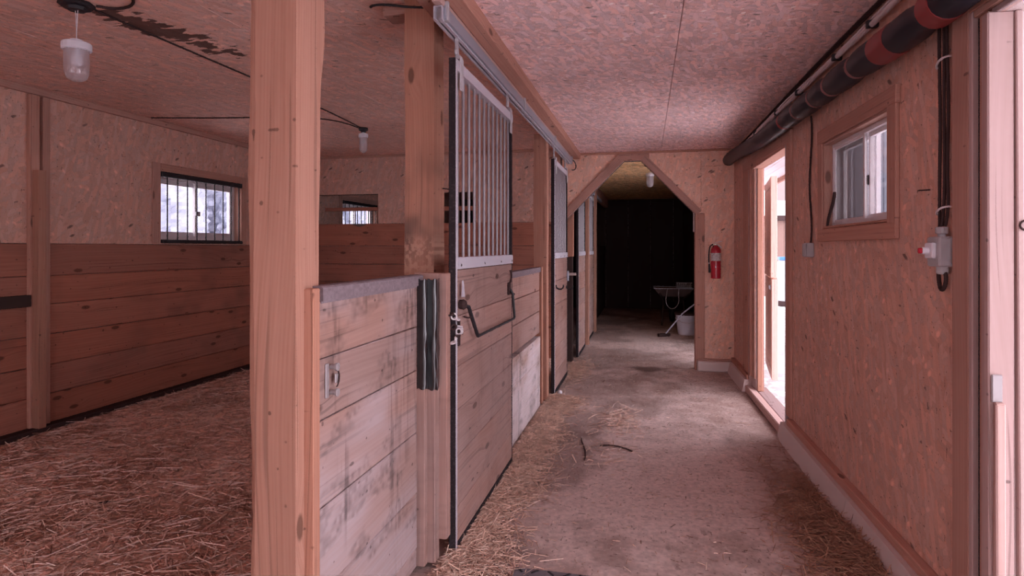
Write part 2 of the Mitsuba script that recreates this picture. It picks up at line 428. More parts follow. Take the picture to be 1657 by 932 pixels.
def barred_window(n, y0, y1, z0, z1, name, label):
    """Sliding vinyl window with a grille of thin black bars, on the left wall."""
    w = f'window_{n}'
    lab(w, label, kind='structure')
    xo = XL - 0.09
    for b in ((XL - 0.16, XL, y0, y0 + 0.012, z0, z1), (XL - 0.16, XL, y1 - 0.012, y1, z0, z1)):
        wbox(f'{w}__jamb', b, 'm_trim', 2)
    wbox(f'{w}__jamb', (XL - 0.16, XL, y0 + .012, y1 - .012, z1 - 0.012, z1), 'm_trim', 1)
    wbox(f'{w}__sill', (XL - 0.16, XL, y0 + .012, y1 - .012, z0, z0 + 0.012), 'm_trim', 1)
    ym = (y0 + y1) / 2 - 0.015
    a0, a1, b0, b1 = y0 + 0.012, y1 - 0.012, z0 + 0.012, z1 - 0.012
    fr = rect(a0, a1, b0, b1).difference(rect(a0 + 0.03, a1 - 0.03, b0 + 0.045, b1 - 0.035))
    put(f'{w}__frame', prism(fr, xo - 0.045, xo + 0.03, 'yz'), 'm_vinyl')
    for k, (s0, s1, dx) in enumerate(((a0 + 0.03, ym + 0.03, -0.03), (ym - 0.025, a1 - 0.03, 0.0))):
        sash = rect(s0, s1, b0 + 0.045, b1 - 0.035)
        ins = rect(s0 + 0.035, s1 - 0.04, b0 + 0.085, b1 - 0.075)
        sk = put(f'{w}__sash', prism(sash.difference(ins), xo + dx, xo + dx + 0.025, 'yz'), 'm_vinyl')
        put(f'{sk}__pane', prism(ins, xo + dx + 0.011, xo + dx + 0.013, 'yz'), 'm_glass')
    pbox(f'{w}__latch', (xo + 0.025, xo + 0.045, ym - 0.03, ym + 0.03, 1.70, 1.745), 'm_box')
    gr = numbered('window_grille')
    lab(gr, name, 'window grille')
    for k in range(9):
        yy = y0 + 0.075 + 0.1275 * k * (y1 - y0) / 1.135
        put(f'{gr}__bar', tube([(XL + 0.018, yy, z0 - 0.01), (XL + 0.018, yy, z1 + 0.005)], 0.0055, 8), 'm_black')
    put(f'{gr}__rail', box(XL + 0.001, XL + 0.035, y0, y1, z1 - 0.035, z1 + 0.012, bev=0.004), 'm_black')
    put(f'{gr}__rail', box(XL + 0.005, XL + 0.04, y0, y1, z0 - 0.015, z0 + 0.018, bev=0.004), 'm_black')
    for b, ax in (((XL, XL + 0.018, y0 - 0.092, y0 - 0.002, z0 - 0.02, z1 + 0.09), 2), ((XL, XL + 0.018, y1 + 0.002, y1 + 0.092, z0 - 0.02, z1 + 0.09), 2),
                  ((XL, XL + 0.019, y0 - 0.002, y1 + 0.002, z1 + 0.012, z1 + 0.088), 1)):
        wbox(f'{w}__trim_board', b, 'm_trim', ax)


barred_window(2, *WIN_L[0], 'black barred grille over the large left stall window beside the near post', 'sliding white vinyl window in the left stall wall')
barred_window(3, *WIN_L[1], 'black barred grille seen through the gap in the far stall wall', 'sliding window seen through the gap in the far stall wall')

# ------------------------------------------------------------------ far wall of the loose box + wall with the arch (y = 7.09)
arch = sg.Polygon([(-0.97, -0.2), (-0.97, 1.66), (-0.905, 1.735), (-0.25, 2.383), (-0.06, 2.383), (0.545, 1.757), (0.555, -0.2)])
gapA, gapB = rect(-4.42, -3.318, 1.685, 2.062), rect(-2.62, -2.03, 1.672, 2.062)
core = rect(-4.44, 1.06, 0, 2.62).difference(arch).difference(gapA).difference(gapB)
lab(put('wall_far', prism(core, Y_END + 0.014, Y_END + 0.10, 'xz'), 'm_tray'), 'strand board end wall with an angled arch into the dark stalls', kind='structure')
wall_osb = rect(-4.42, -0.99, 1.687, CL).difference(gapA).difference(gapB)
for a, b in ((-4.42, -2.9), (-2.897, -0.99)):
    put('wall_far__panel', prism(wall_osb.intersection(rect(a, b, 0, 3)), Y_END, Y_END + 0.014, 'xz'), 'm_osb')
end_osb = rect(-0.97, 1.06, 0.125, CH).difference(arch)
for q in (rect(-0.97, 0.601, 0, 3), rect(0.604, 1.06, 2.30, 3), rect(0.604, 1.06, 0, 2.297)):
    put('wall_far__panel', prism(end_osb.intersection(q), Y_END, Y_END + 0.014, 'xz'), 'm_osb_end')
zs = [0.03, 0.20, 0.45, 0.70, 0.947, 1.171, 1.402, 1.685]
for a, b in zip(zs, zs[1:]):
    pl = rect(-4.40, -0.99, a + 0.003, b - 0.003)
    if b > 1.6:   # the chewed notch in the top plank
        pl = pl.difference(sg.Polygon([(-3.75, 1.70), (-3.62, 1.655), (-3.56, 1.645), (-3.50, 1.66), (-3.40, 1.70)]))
    wood('wall_far__plank', prism(pl, Y_END - 0.02, Y_END + 0.012, 'xz'), 'm_stall', 0)
wbox('wall_far__gap_rail', (-4.05, -3.318, Y_END - 0.015, Y_END + 0.01, 1.848, 1.894), 'm_stall', 0)
wbox('wall_far__gap_rail', (-2.62, -2.03, Y_END - 0.015, Y_END + 0.01, 1.835, 1.89), 'm_stall', 0)
wbox('wall_far__top_plate', (-4.40, -0.99, Y_END - 0.02, Y_END - .001, 2.525, CL), 'm_trim', 0)
wbox('wall_far__top_plate', (-0.82, 0.92, Y_END - 0.02, Y_END - .001, 2.462, CH), 'm_trim', 0)


def strut(x0, z0, x1, z1, w, up):
    L = math.hypot(x1 - x0, z1 - z0)
    b = box(0, L, -0.03, 0.0, 0 if up else -w, w if up else 0, bev=0.003)
    M = trimesh.transformations.translation_matrix([x0, Y_END - 0.001, z0]) @ trimesh.transformations.rotation_matrix(-math.atan2(z1 - z0, x1 - x0), [0, 1, 0])
    wood('wall_far__arch_trim', b, 'm_trim', 0, M)


strut(-0.93, 1.70, -0.252, 2.385, 0.092, True)
strut(-0.058, 2.385, 0.555, 1.745, 0.075, True)
wbox('wall_far__arch_trim', (-0.315, 0.035, Y_END - 0.028, Y_END - 0.001, 2.384, 2.462), 'm_trim', 0)
wbox('wall_far__arch_trim', (0.547, 0.642, Y_END - 0.024, Y_END - 0.001, 0.125, 1.765), 'm_trim', 2)
wbox('wall_far__arch_jamb', (0.540, 0.556, Y_END - 0.03, Y_END + 0.13, 0.0, 1.757), 'm_trim', 2)
put('wall_far__base_block', box(0.56, 0.93, Y_END - 0.09, Y_END + 0.10, 0, 0.112, bev=0.012), 'm_plaster')
wbox('wall_far__sill_plate', (0.56, 0.93, Y_END - 0.04, Y_END + 0.0, 0.112, 0.135), 'm_trim', 0)

# ------------------------------------------------------------------ right wall (frame: d outward, y along, z)
NEAR = (-0.45, 2.135, -0.1, 2.095)
FARD = (4.69, 5.93, -0.1, 2.125)
WINR = (2.925, 3.845, 1.485, 1.985)
sl = rect(-3.4, 14.2, -0.1, 2.62)
INNER = (7.25, 8.85, -0.1, 2.15)   # doorway hidden behind the wall with the arch; it lights the bucket
for q in (NEAR, FARD, WINR, INNER):
    sl = sl.difference(rect(*q))
m = prism(sl, 0.013, 0.078, 'yz'); m.apply_transform(RW)
lab(put('wall_right', m, 'm_outer'), 'right barn wall of strand board with two doorways and a window', kind='structure')
osb = rect(-3.3, 7.08, 0.165, CH)
for q in (NEAR, FARD, WINR):
    osb = osb.difference(rect(*q))
for a, b in ((-3.3, -0.5), (-0.497, 2.28), (2.30, 4.60), (4.603, 7.09)):
    m = prism(osb.intersection(rect(a, b, 0, 3)), 0.0, 0.012, 'yz'); m.apply_transform(RW)
    put('wall_right__panel', m, 'm_osb')
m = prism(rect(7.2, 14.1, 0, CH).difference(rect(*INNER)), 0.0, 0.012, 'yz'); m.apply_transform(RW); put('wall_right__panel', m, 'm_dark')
wbox('wall_right__sill_plate', (-0.035, 0.012, 2.30, 4.60, 0.118, 0.162), 'm_trim', 1, RW)
wbox('wall_right__sill_plate', (-0.035, 0.012, 6.12, 7.05, 0.118, 0.162), 'm_trim', 1, RW)
# concrete kerb under the right wall, its inner edge bevelled
for y0, y1 in ((2.2, 3.30), (3.305, 4.68), (6.10, 7.0)):
    k = sg.Polygon([(-0.082, 0), (-0.058, 0.118), (0.01, 0.118), (0.01, 0)])
    m = prism(k, y0, y1, 'xz'); m.apply_transform(RW)
    lab(numbered('baseboard_right') if 'baseboard_right' not in USED else 'baseboard_right', 'low concrete kerb along the foot of the right wall', kind='structure')
    put('baseboard_right__block', m, 'm_plaster')

# window in the right wall
lab('window_1', 'sliding window in the right wall, left half screened', kind='structure')
y0, y1, z0, z1 = WINR
for b, ax in (((-0.018, 0.0, y1 + 0.0, y1 + 0.085, 1.41, 1.99), 2), ((-0.018, 0.0, y0 - 0.09, y0 - 0.002, 1.41, 1.99), 2), ((-0.019, 0.0, y0 - 0.09, y1 + 0.085, 1.41, z0 - 0.002), 1),
              ((-0.020, 0.0, y0 - 0.10, y1 + 0.085, 1.985, 2.065), 1)):
    wbox('window_1__trim_board', b, 'm_trim', ax, RW)
for b, ax in (((-0.01, 0.12, y0, y0 + 0.014, z0, z1), 2), ((-0.01, 0.12, y1 - 0.014, y1, z0, z1), 2), ((-0.01, 0.12, y0 + .014, y1 - .014, z0, z0 + 0.014), 1), ((-0.01, 0.12, y0 + .014, y1 - .014, z1 - 0.014, z1), 1)):
    wbox('window_1__jamb', b, 'm_trim', ax, RW)
a0, a1, b0, b1 = y0 + 0.014, y1 - 0.014, z0 + 0.014, z1 - 0.014
m = prism(rect(a0, a1, b0, b1).difference(rect(a0 + 0.02, a1 - 0.02, b0 + 0.022, b1 - 0.022)), 0.035, 0.11, 'yz'); m.apply_transform(RW)
put('window_1__frame', m, 'm_vinyl')
ym = 3.33
for s0, s1, d in ((a0 + 0.02, ym + 0.02, 0.06), (ym - 0.02, a1 - 0.02, 0.083)):
    o, i = rect(s0, s1, b0 + 0.022, b1 - 0.022), rect(s0 + 0.022, s1 - 0.022, b0 + 0.042, b1 - 0.042)
    m = prism(o.difference(i), d, d + 0.02, 'yz'); m.apply_transform(RW)
    sk = put('window_1__sash', m, 'm_vinyl')
    m = prism(i, d + 0.009, d + 0.011, 'yz'); m.apply_transform(RW)
    put(f'{sk}__pane', m, 'm_glass')
m = box(0.0485, 0.0495, ym + 0.03, a1 - 0.03, b0 + 0.03, b1 - 0.03, bev=0); m.apply_transform(RW)
lab(put('window_1__insect_screen', m, 'm_screen'), 'fine dark insect screen')
m = prism(rect(ym + 0.015, a1 - 0.018, b0 + 0.018, b1 - 0.018).difference(rect(ym + 0.035, a1 - 0.034, b0 + 0.034, b1 - 0.034)), 0.040, 0.053, 'yz'); m.apply_transform(RW)
put('window_1__screen_frame', m, 'm_vinyl')
pbox('window_1__latch', (0.045, 0.062, 3.345, 3.362, 1.69, 1.74), 'm_black', RW)

# far doorway
lab('door_1', 'far doorway in the right wall, open to the snowy yard', kind='structure')
y0, y1, _, z1 = FARD
for b, ax in (((-0.018, 0.0, y0 - 0.125, y0 - 0.002, 0.165, z1 + 0.07), 2), ((-0.018, 0.0, y1 + 0.11, y1 + 0.50, 0.165, z1 + 0.07), 2), ((-0.02, 0.0, y0 - 0.125, y1 + 0.50, z1, z1 + 0.085), 1)):
    wbox('door_1__casing', b, 'm_trim', ax, RW)
wbox('door_1__jamb', (-0.02, 0.082, y0 - 0.0, y0 + 0.018, 0.02, z1), 'm_white', 2, RW)
wbox('door_1__jamb', (-0.02, 0.028, y1 + 0.16, y1 + 0.205, 0.02, z1), 'm_white', 2, RW)
wbox('door_1__jamb', (0.028, 0.080, y1 - 0.02, y1 + 0.16, 0.02, z1), 'm_trim', 2, RW)
wbox('door_1__jamb', (0.02, 0.062, y1 - 0.035, y1 - 0.021, 0.06, z1), 'm_post', 2, RW)
wbox('door_1__head', (-0.02, 0.082, y0 + 0.018, y1, z1 - 0.02, z1), 'm_trim', 1, RW)
wbox('door_1__sill', (-0.05, 0.015, y0 + 0.0, y1 + 0.2, 0.0, 0.065), 'm_white', 1, RW, bev=0.008, jit=0.004)
wbox('door_1__sill', (0.019, 0.14, y0 + 0.0, y1 + 0.16, -0.06, 0.055), 'm_white', 1, RW, bev=0.008, jit=0.004)

# near doorway: casing, seal, jamb boards
lab('door_2', 'near doorway at the right edge with pale weathered jamb boards', kind='structure')
y0, y1, _, z1 = NEAR
wbox('door_2__casing', (-0.022, 0.0, 2.262, 2.365, 0.02, 2.20), 'm_trim', 2, RW)
wbox('door_2__casing', (-0.022, 0.0, -0.7, 2.262, z1 + 0.045, 2.20), 'm_trim', 1, RW)
wbox('door_2__jamb', (-0.022, 0.076, 2.238, 2.260, 0.02, z1 + 0.045), 'm_white', 2, RW)
pbox('door_2__rubber_seal', (-0.006, 0.02, 2.214, 2.2365, 0.02, z1 + 0.02), 'm_black', RW)
wbox('door_2__jamb', (-0.014, 0.06, 2.165, 2.213, 0.02, z1 + 0.02), 'm_trim', 2, RW)
wbox('door_2__jamb', (-0.034, 0.036, 2.12, 2.164, 0.02, z1 + 0.0), 'm_white', 2, RW, bev=0.004, jit=0.003)
wbox('door_2__jamb', (-0.026, 0.000, 2.095, 2.119, 0.02, 0.90), 'm_white', 2, RW, bev=0.004, jit=0.003)
pbox('door_2__strike_plate', (-0.030, 0.000, 2.112, 2.119, 0.90, 0.985), 'm_zinc', RW)
mt = trimesh.transformations.rotation_matrix(math.radians(-0.35), [0, 1, 0], [0.1, 2.13, 1.0])
wbox('door_2__jamb', (0.043, 0.062, 2.115, 2.15, 0.02, z1), 'm_white', 2, RW @ mt)
wbox('door_2__head', (-0.022, 0.10, y0, 2.23, z1 + 0.021, z1 + 0.045), 'm_trim', 1, RW)
wbox('door_2__head', (-0.012, 0.12, y0, 2.15, z1, z1 + 0.02), 'm_white', 1, RW)
wbox('door_2__casing', (-0.022, 0.0, y0 - 0.1, y0, 0.02, 2.14), 'm_trim', 2, RW)
put('door_2__hook', at(torus(0.014, 0.003), 1.118, 2.112, 1.44, rx=90), 'm_iron')

# rear and end walls, out of view or dark
rear = rect(-4.6, 1.14, -0.1, 2.62).difference(rect(-0.8, 0.8, -0.2, 2.2)).difference(rect(-2.8, -1.6, -0.2, 2.1))
lab(put('wall_rear', prism(rear, -3.45, -3.3, 'xz'), 'm_outer'), 'barn wall behind the viewer', kind='structure')
for k in range(11):
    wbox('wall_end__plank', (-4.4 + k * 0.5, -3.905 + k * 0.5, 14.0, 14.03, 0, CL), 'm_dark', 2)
lab(put('wall_end', box(-4.5, 1.1, 14.031, 14.15, 0, 2.62, bev=0), 'm_outer'), 'dark plank wall at the far end of the aisle', kind='structure')

# ------------------------------------------------------------------ posts and header


def rough_post(key, x0, x1, y0, y1, z1, label, wane=0.0):
    t = 'timber_post'
    n, k = 60, 5
    pts, ring = [], []
    base = []
    for a, b in (((x0, y0), (x1, y0)), ((x1, y0), (x1, y1)), ((x1, y1), (x0, y1)), ((x0, y1), (x0, y0))):
        for i in range(k):
            f = i / k
            base.append((a[0] + (b[0] - a[0]) * f, a[1] + (b[1] - a[1]) * f, i == 0, a))
    V = []
    c = np.array([(x0 + x1) / 2, (y0 + y1) / 2])
    for j in range(n + 1):
        z = z1 * j / n
        for (x, y, corner, _) in base:
            p = np.array([x, y])
            if corner:
                p = p + (c - p) * 0.02
            d = meshkit.noise(np.array([[x * 9 + 3, y * 9, z * 1.7 + x0]]))[0] - 0.5
            e = meshkit.noise(np.array([[x * 40, y * 40 + 9, z * 9]]))[0] - 0.5
            p = p + (c - p) / np.linalg.norm(c - p) * (d * 0.010 + e * 0.003)
            if wane and x < x0 + 0.002 and y < y0 + 0.01:      # bark edge
                wv = meshkit.noise(np.array([[5.0, 2.0, z * 3.1]]))[0]
                p = p + np.array([wane * (0.2 + 0.9 * wv), wane * 0.35])
            if wane and x > x1 - 0.002 and y > y1 - 0.002:
                p = p + np.array([-0.012, -0.032]) * np.clip((2.05 - z) / 0.5, 0, 1) * (0.5 + meshkit.noise(np.array([[1.0, 7.0, z * 5.0]]))[0])
            V.append((p[0], p[1], z))
    m4 = len(base)
    F = []
    for j in range(n):
        for i in range(m4):
            a, b = j * m4 + i, j * m4 + (i + 1) % m4
            F += [(a, b, b + m4), (a, b + m4, a + m4)]
    F += [(n * m4, n * m4 + i, n * m4 + i + 1) for i in range(1, m4 - 1)] + [(0, i + 1, i) for i in range(1, m4 - 1)]
    return lab(wood(t, trimesh.Trimesh(np.array(V), np.array(F), process=False), 'm_post', 2), label, 'post')


rough_post('p', -1.142, -0.972, 1.54, 1.70, CL, 'thick rough sawn post in the foreground with a waney left edge', wane=0.022)
rough_post('p', -1.128, -0.978, 2.70, 2.85, CL, 'square timber post left of the nearest barred sliding door')
rough_post('p', -0.992, -0.872, 5.35, 5.48, 2.40, 'narrower post between the second half wall and the second barred door')
rough_post('p', -0.93, -0.80, 8.60, 8.74, 2.42, 'post beyond the arch, just right of the third barred door')
rough_post('p', -0.93, -0.80, 9.95, 10.10, 2.42, 'farthest dim post in the dark aisle beyond the arch')

h = numbered('header_beam')
lab(h, 'long timber header above the stall fronts carrying the door track', 'beam', kind='thing')
wbox(f'{h}__board', (-0.95, -0.832, -0.5, 7.08, 2.418, 2.55), 'm_trim', 1)
wbox(f'{h}__board', (-0.868, -0.83, 2.36, 7.08, 2.392, 2.418), 'm_white', 1)
wbox(f'{h}__board', (-0.830, -0.752, -0.5, 7.08, 2.418, 2.486), 'm_trim', 1)
wbox(f'{h}__board', (-0.968, -0.885, 2.36, 7.08, 2.235, 2.416), 'm_trim', 1) if 0 else None
wbox(f'{h}__board', (-1.25, -0.952, 2.72, 2.84, 2.50, 2.553), 'm_trim', 0)
h2 = numbered('header_beam')
lab(h2, 'dim timber header over the stall doors beyond the arch', 'beam', kind='thing')
wbox(f'{h2}__board', (-0.95, -0.85, 7.22, 13.9, 2.30, 2.55), 'm_trim', 1)
lab(put(f'{h2}__track', box(-0.849, -0.82, 7.25, 11.5, 2.235, 2.295, bev=0.004), 'm_galv'), 'steel door track')

# sliding door track, an open-bottomed channel, with its flashing
tr = numbered('door_track')
lab(tr, 'grey steel sliding door track running under the header', 'door track')
ch = sg.Polygon([(-0.873, 2.330), (-0.873, 2.390), (-0.835, 2.390), (-0.835, 2.330), (-0.848, 2.330), (-0.848, 2.335), (-0.839, 2.335), (-0.839, 2.386), (-0.869, 2.386), (-0.869, 2.335), (-0.860, 2.335), (-0.860, 2.330)])
put(f'{tr}__channel', prism(ch, 2.40, 6.86, 'xz'), 'm_steel')
fl = sg.Polygon([(-0.833, 2.338), (-0.822, 2.338), (-0.829, 2.40), (-0.833, 2.40)])
for a, b in ((2.42, 4.10), (4.13, 5.55), (5.58, 6.84)):
    put(f'{tr}__flashing', prism(fl, a, b, 'xz'), 'm_galv')
for yy in (2.44, 4.115, 5.565, 6.85):
    put(f'{tr}__bracket', box(-0.876, -0.818, yy - 0.012, yy + 0.012, 2.332, 2.42, bev=0.003), 'm_box')
put(f'{tr}__end_loop', tube(spline([(-0.84, 6.87, 2.37), (-0.80, 6.93, 2.36), (-0.79, 6.93, 2.30), (-0.83, 6.88, 2.27)], 14), 0.006, 6), 'm_black')
wc = put('wire', tube(spline([(-1.30, 2.69, 2.535), (-1.14, 2.69, 2.525), (-1.02, 2.69, 2.512), (-0.95, 2.6, 2.508), (-0.86, 2.46, 2.40)], 30), 0.006, 6), 'm_black')
lab(wc, 'dark wire crossing the top of the post by the track end', 'wire')

# ------------------------------------------------------------------ half walls
hw = numbered('stall_half_wall')
lab(hw, 'nearest weathered plank half wall with steel cap beside the foreground post', 'half wall', kind='thing')
zs = [0.02, 0.10, 0.335, 0.59, 0.853, 1.038, 1.212]
for a, b in zip(zs, zs[1:]):
    wbox(f'{hw}__plank', (-0.99, -0.949 + RNG.uniform(-.002, .002), 1.625, 2.406, a + 0.0015, b - 0.0015), 'm_weather', 1, bev=0.003, jit=0.001)
cap = sg.Polygon([(-1.0, 1.205), (-1.0, 1.252), (-0.992, 1.257), (-0.948, 1.257), (-0.940, 1.252), (-0.940, 1.212), (-0.947, 1.212), (-0.947, 1.205)])
lab(put(f'{hw}__cap', prism(cap, 1.632, 2.46, 'xz'), 'm_cap'), 'pitted dark steel cap channel')
st = wbox('corner_strip', (-0.992, -0.944, 1.585, 1.622, 0.02, 1.252), 'm_post', 2, bev=0.003)
lab(st, 'narrow orange wood strip between the foreground post and the half wall', 'wood strip')

hw2 = numbered('stall_half_wall')
lab(hw2, 'second plank half wall just past the nearest barred door, bleached at the bottom', 'half wall', kind='thing')
zs = [0.02, 0.20, 0.42, 0.64, 0.83, 1.01, 1.168]
for i, (a, b) in enumerate(zip(zs, zs[1:])):
    low = i < 3
    wbox(f'{hw2}__plank', (-0.94, -0.90 + (0.014 if low else 0.0), 3.80, 5.13 - (0.04 if low else 0), a + 0.0015, b - 0.0015 - (0.02 if i == 2 else 0)), 'm_pale' if low else 'm_panel', 1, bev=0.003, jit=0.002)
cap = sg.Polygon([(-0.95, 1.165), (-0.95, 1.207), (-0.892, 1.207), (-0.892, 1.165)])
lab(put(f'{hw2}__cap', prism(cap, 3.80, 5.16, 'xz'), 'm_cap'), 'dark steel cap')
for z0_, z1_, x_ in ((0.02, 1.20, -0.868), (0.02, 1.20, -0.90)):
    pass
st = wbox('corner_strip', (-0.935, -0.885, 5.17, 5.24, 0.02, 1.21), 'm_post', 2)
lab(st, 'wood strip at the far end of the second half wall', 'wood strip')

# stop boards next to the near door, two of them wrapped in rubber
tops = [1.225, 1.228, 1.262]
for i, (xo, a, b) in enumerate(((-0.915, 2.408, 2.4435), (-0.8815, 2.4445, 2.499), (-0.8475, 2.500, 2.552))):
    k = wbox('stop_board', (-1.0, xo, a, b, 0.10 if i == 2 else 0.02, tops[i]), 'm_panel', 2, bev=0.003)
    lab(k, ('brown upright stop board touching the half wall planks', 'brown upright stop board in the middle of three beside the near door',
            'tallest upright stop board, right against the black door stile')[i], 'board')
for i, (xo, xi, a, b) in enumerate(((-0.915, -0.948, 2.408, 2.4435), (-0.8815, -0.914, 2.4445, 2.499))):
    n = 26
    V, cols = [], 9
    prof = [(xi + 0.001, a - 0.004), (xi + 0.010, a - 0.005), (xi + 0.020, a - 0.006), (xo - 0.002, a - 0.008), (xo + 0.005, a - 0.004), (xo + 0.008, a + 0.004), (xo + 0.007, a + 0.015), (xo + 0.004, b - 0.010), (xo + 0.002, b - 0.002)]
    for j in range(n + 1):
        z = 0.775 + (1.238 - 0.775) * j / n - 0.010 * i * (j == 0)
        for q, (x, y) in enumerate(prof):
            w = (meshkit.noise(np.array([[q * 0.8 + 7 * i, z * 16, 1.0]]))[0] - 0.5) * (0.010 if z < 1.02 and q > 1 else 0.004)
            V.append((x + w * (q > 3), y - abs(w) * (q <= 3), z + 0.004 * math.sin(q * 1.9 + i)))
    F = []
    for j in range(n):
        for q in range(cols - 1):
            a_, b_ = j * cols + q, j * cols + q + 1
            F += [(a_, b_, b_ + cols), (a_, b_ + cols, a_ + cols)]
    k = put('rubber_edge_guard', trimesh.Trimesh(np.array(V), np.array(F), process=False), 'm_rubber', smooth=True)
    lab(k, ('black rubber guard folded over the stop board next to the half wall', 'black rubber guard folded over the middle stop board')[i], 'edge guard')

# latch hardware on the near half wall
lt = numbered('half_wall_latch')
lab(lt, 'small grey metal latch with two round bolts on the near half wall', 'latch')
pbox(f'{lt}__plate', (-0.949, -0.944, 1.655, 1.675, 0.915, 1.02), 'm_zinc')
for z in (1.008, 0.930):
    put(f'{lt}__bolt', at(lathe([(0, -0.018), (0.008, -0.018), (0.008, 0), (0.0125, 0), (0.0125, 0.006), (0.006, 0.008), (0.0, 0.008)], 16), -0.925, 1.682, z, ry=90), 'm_zinc', smooth=30)
pbox(f'{lt}__clip', (-0.936, -0.930, 1.688, 1.712, 0.955, 0.985), 'm_zinc')
put(f'{lt}__wire', tube(spline([(-0.926, 1.69, 0.995), (-0.928, 1.705, 0.982), (-0.926, 1.700, 0.962), (-0.928, 1.69, 0.945)], 14), 0.0025, 6), 'm_iron')

# ------------------------------------------------------------------ barred sliding doors


def barred_door(y0, y1, x, label, bars=12, handle=None, z1=2.22, seams=(0.043, 0.20, 0.43, 0.64, 0.835, 1.063, 1.274), near_w=0.024, detail=True):
    d = numbered('stall_gate')
    lab(d, label, 'stall door', kind='thing')
    for k, (a, b) in enumerate(zip(seams, seams[1:])):
        wbox(f'{d}__plank', (x - 0.024, x - 0.002, y0 + near_w + .001, y1 - 0.011, a + 0.0012, b - 0.0012), 'm_panel', 1, bev=0.002, jit=0.0008)
    s = put(f'{d}__stile', box(x - 0.032, x, y0, y0 + near_w, 0.0, z1 + 0.004, bev=0.003), 'm_rust')
    lab(s, 'black steel stile')
    lab(put(f'{d}__stile_edge', box(x, x + 0.002, y0 + 0.004, y0 + near_w - 0.001, 0.02, z1, bev=0), 'm_steel'), 'worn grey steel edge')
    lab(put(f'{d}__stile', box(x - 0.032, x, y1 - 0.010, y1, 0.02, z1 - 0.02, bev=0.003), 'm_rust'), 'black steel stile')
    lab(put(f'{d}__bottom_edge', box(x - 0.030, x + 0.002, y0 + near_w, y1 - 0.010, 0.004, 0.042, bev=0.003), 'm_rust'), 'black steel bottom edge')
    for key, a, b in (('bar_rail', 1.276, 1.330), ('top_rail', z1 - 0.052, z1)):
        c = sg.Polygon([(x - 0.030, a), (x - 0.030, b), (x + 0.002, b), (x + 0.006, b - 0.004), (x + 0.006, a)])
        lab(put(f'{d}__{key}', prism(c, y0 + near_w, y1 - 0.008, 'xz'), 'm_rail'), 'pale aluminium rail')
    if detail:
        for f in (0.04, 0.40, 0.72, 0.97):
            yy = y0 + near_w + f * (y1 - y0 - near_w)
            put(f'{d}__rivet', at(lathe([(0, 0.003), (0.005, 0.002), (0.006, 0), (0, -0.002)], 10), x + 0.006, yy, 1.293, ry=90), 'm_iron')
    span = y1 - y0 - near_w - 0.02
    for k in range(bars):
        yy = y0 + near_w + 0.012 + span * (k + 0.3) / bars
        put(f'{d}__bar', tube([(x - 0.013, yy, 1.325), (x - 0.013, yy, z1 - 0.045)], 0.0075, 12, caps=False), 'm_bar', smooth=True)
    for yy in (y0 + near_w + 0.05, y1 - 0.06):
        k = put(f'{d}__hanger', cat(box(x + 0.001, x + 0.009, yy - 0.024, yy + 0.024, z1 - 0.13, z1 + 0.02, bev=0.003), box(x - 0.024, x - 0.010, yy - 0.012, yy + 0.012, z1 + 0.002, 2.338, bev=0.002), box(x - 0.018, x + 0.006, yy - 0.02, yy + 0.02, z1 + 0.01, z1 + 0.03, bev=0.003), at(torus(0.018, 0.006), x - 0.018, yy, z1 + 0.05, ry=90)), 'm_box')
    if handle == 'bail':
        h = f'{d}__handle'
        P = [(x + 0.012, y0 + 0.055, 1.115), (x + 0.030, y0 + 0.105, 1.10), (x + 0.034, y0 + 0.225, 0.965), (x + 0.034, y0 + 0.25, 0.946), (x + 0.034, y0 + 0.275, 0.944), (x + 0.030, y1 - 0.085, 0.936), (x + 0.030, y1 - 0.072, 0.945),
             (x + 0.026, y1 - 0.105, 1.09), (x + 0.012, y1 - 0.105, 1.115), (x + 0.005, y1 - 0.105, 1.12)]
        lab(put(h, tube(P, [0.009] * 4 + [0.007] * 2 + [0.008] * 4, 8), 'm_black', smooth=40), 'long bent black rod handle')
        hb = put(f'{d}__latch', cat(at(lathe([(0, -0.02), (0.020, -0.02), (0.024, 0.0), (0.016, 0.012), (0, 0.014)], 14), x + 0.02, y0 + 0.06, 1.115, ry=90), box(x, x + 0.008, y0 + 0.028, y0 + 0.05, 0.93, 1.05, bev=0.002)), 'm_iron', smooth=30)
        put(f'{hb}__hasp', prism(sg.Polygon([(y0 + 0.05, 1.15), (y0 + 0.088, 1.148), (y0 + 0.072, 1.21), (y0 + 0.062, 1.225)]), x + 0.012, x + 0.018, 'yz'), 'm_rail')
        put(f'{hb}__ring', at(torus(0.012, 0.004), x + 0.010, y0 + 0.062, 0.995, ry=90), 'm_pvc')
        put(f'{hb}__hook', tube(spline([(x + 0.006, y0 + 0.105, 1.055), (x + 0.03, y0 + 0.105, 1.05), (x + 0.035, y0 + 0.125, 1.052)], 8), 0.004, 6), 'm_iron')
        k = put(f'{d}__latch', cat(box(x, x + 0.010, y1 - 0.135, y1 - 0.085, 1.085, 1.16, bev=0.003), tube([(x + 0.008, y1 - 0.10, 1.105), (x + 0.012, y1 - 0.005, 1.08)], 0.007, 8),
                                   tube(spline([(x + 0.006, y1 - 0.11, 1.15), (x + 0.016, y1 - 0.10, 1.19), (x + 0.010, y1 - 0.10, 1.235)], 10), 0.006, 6)), 'm_iron')
    if handle == 'hooks':
        for yy, zz in ((y0 + 0.10, 0.99), (y1 - 0.09, 0.94)):
            put(f'{d}__handle', tube(spline([(x, yy, zz + 0.035), (x + 0.02, yy, zz), (x + 0.055, yy, zz), (x + 0.07, yy, zz + 0.035)], 12), 0.007, 8), 'm_black', smooth=40)
        put(f'{d}__latch', box(x, x + 0.02, y1 - 0.05, y1 - 0.01, 1.02, 1.13, bev=0.004), 'm_galv')
    return d


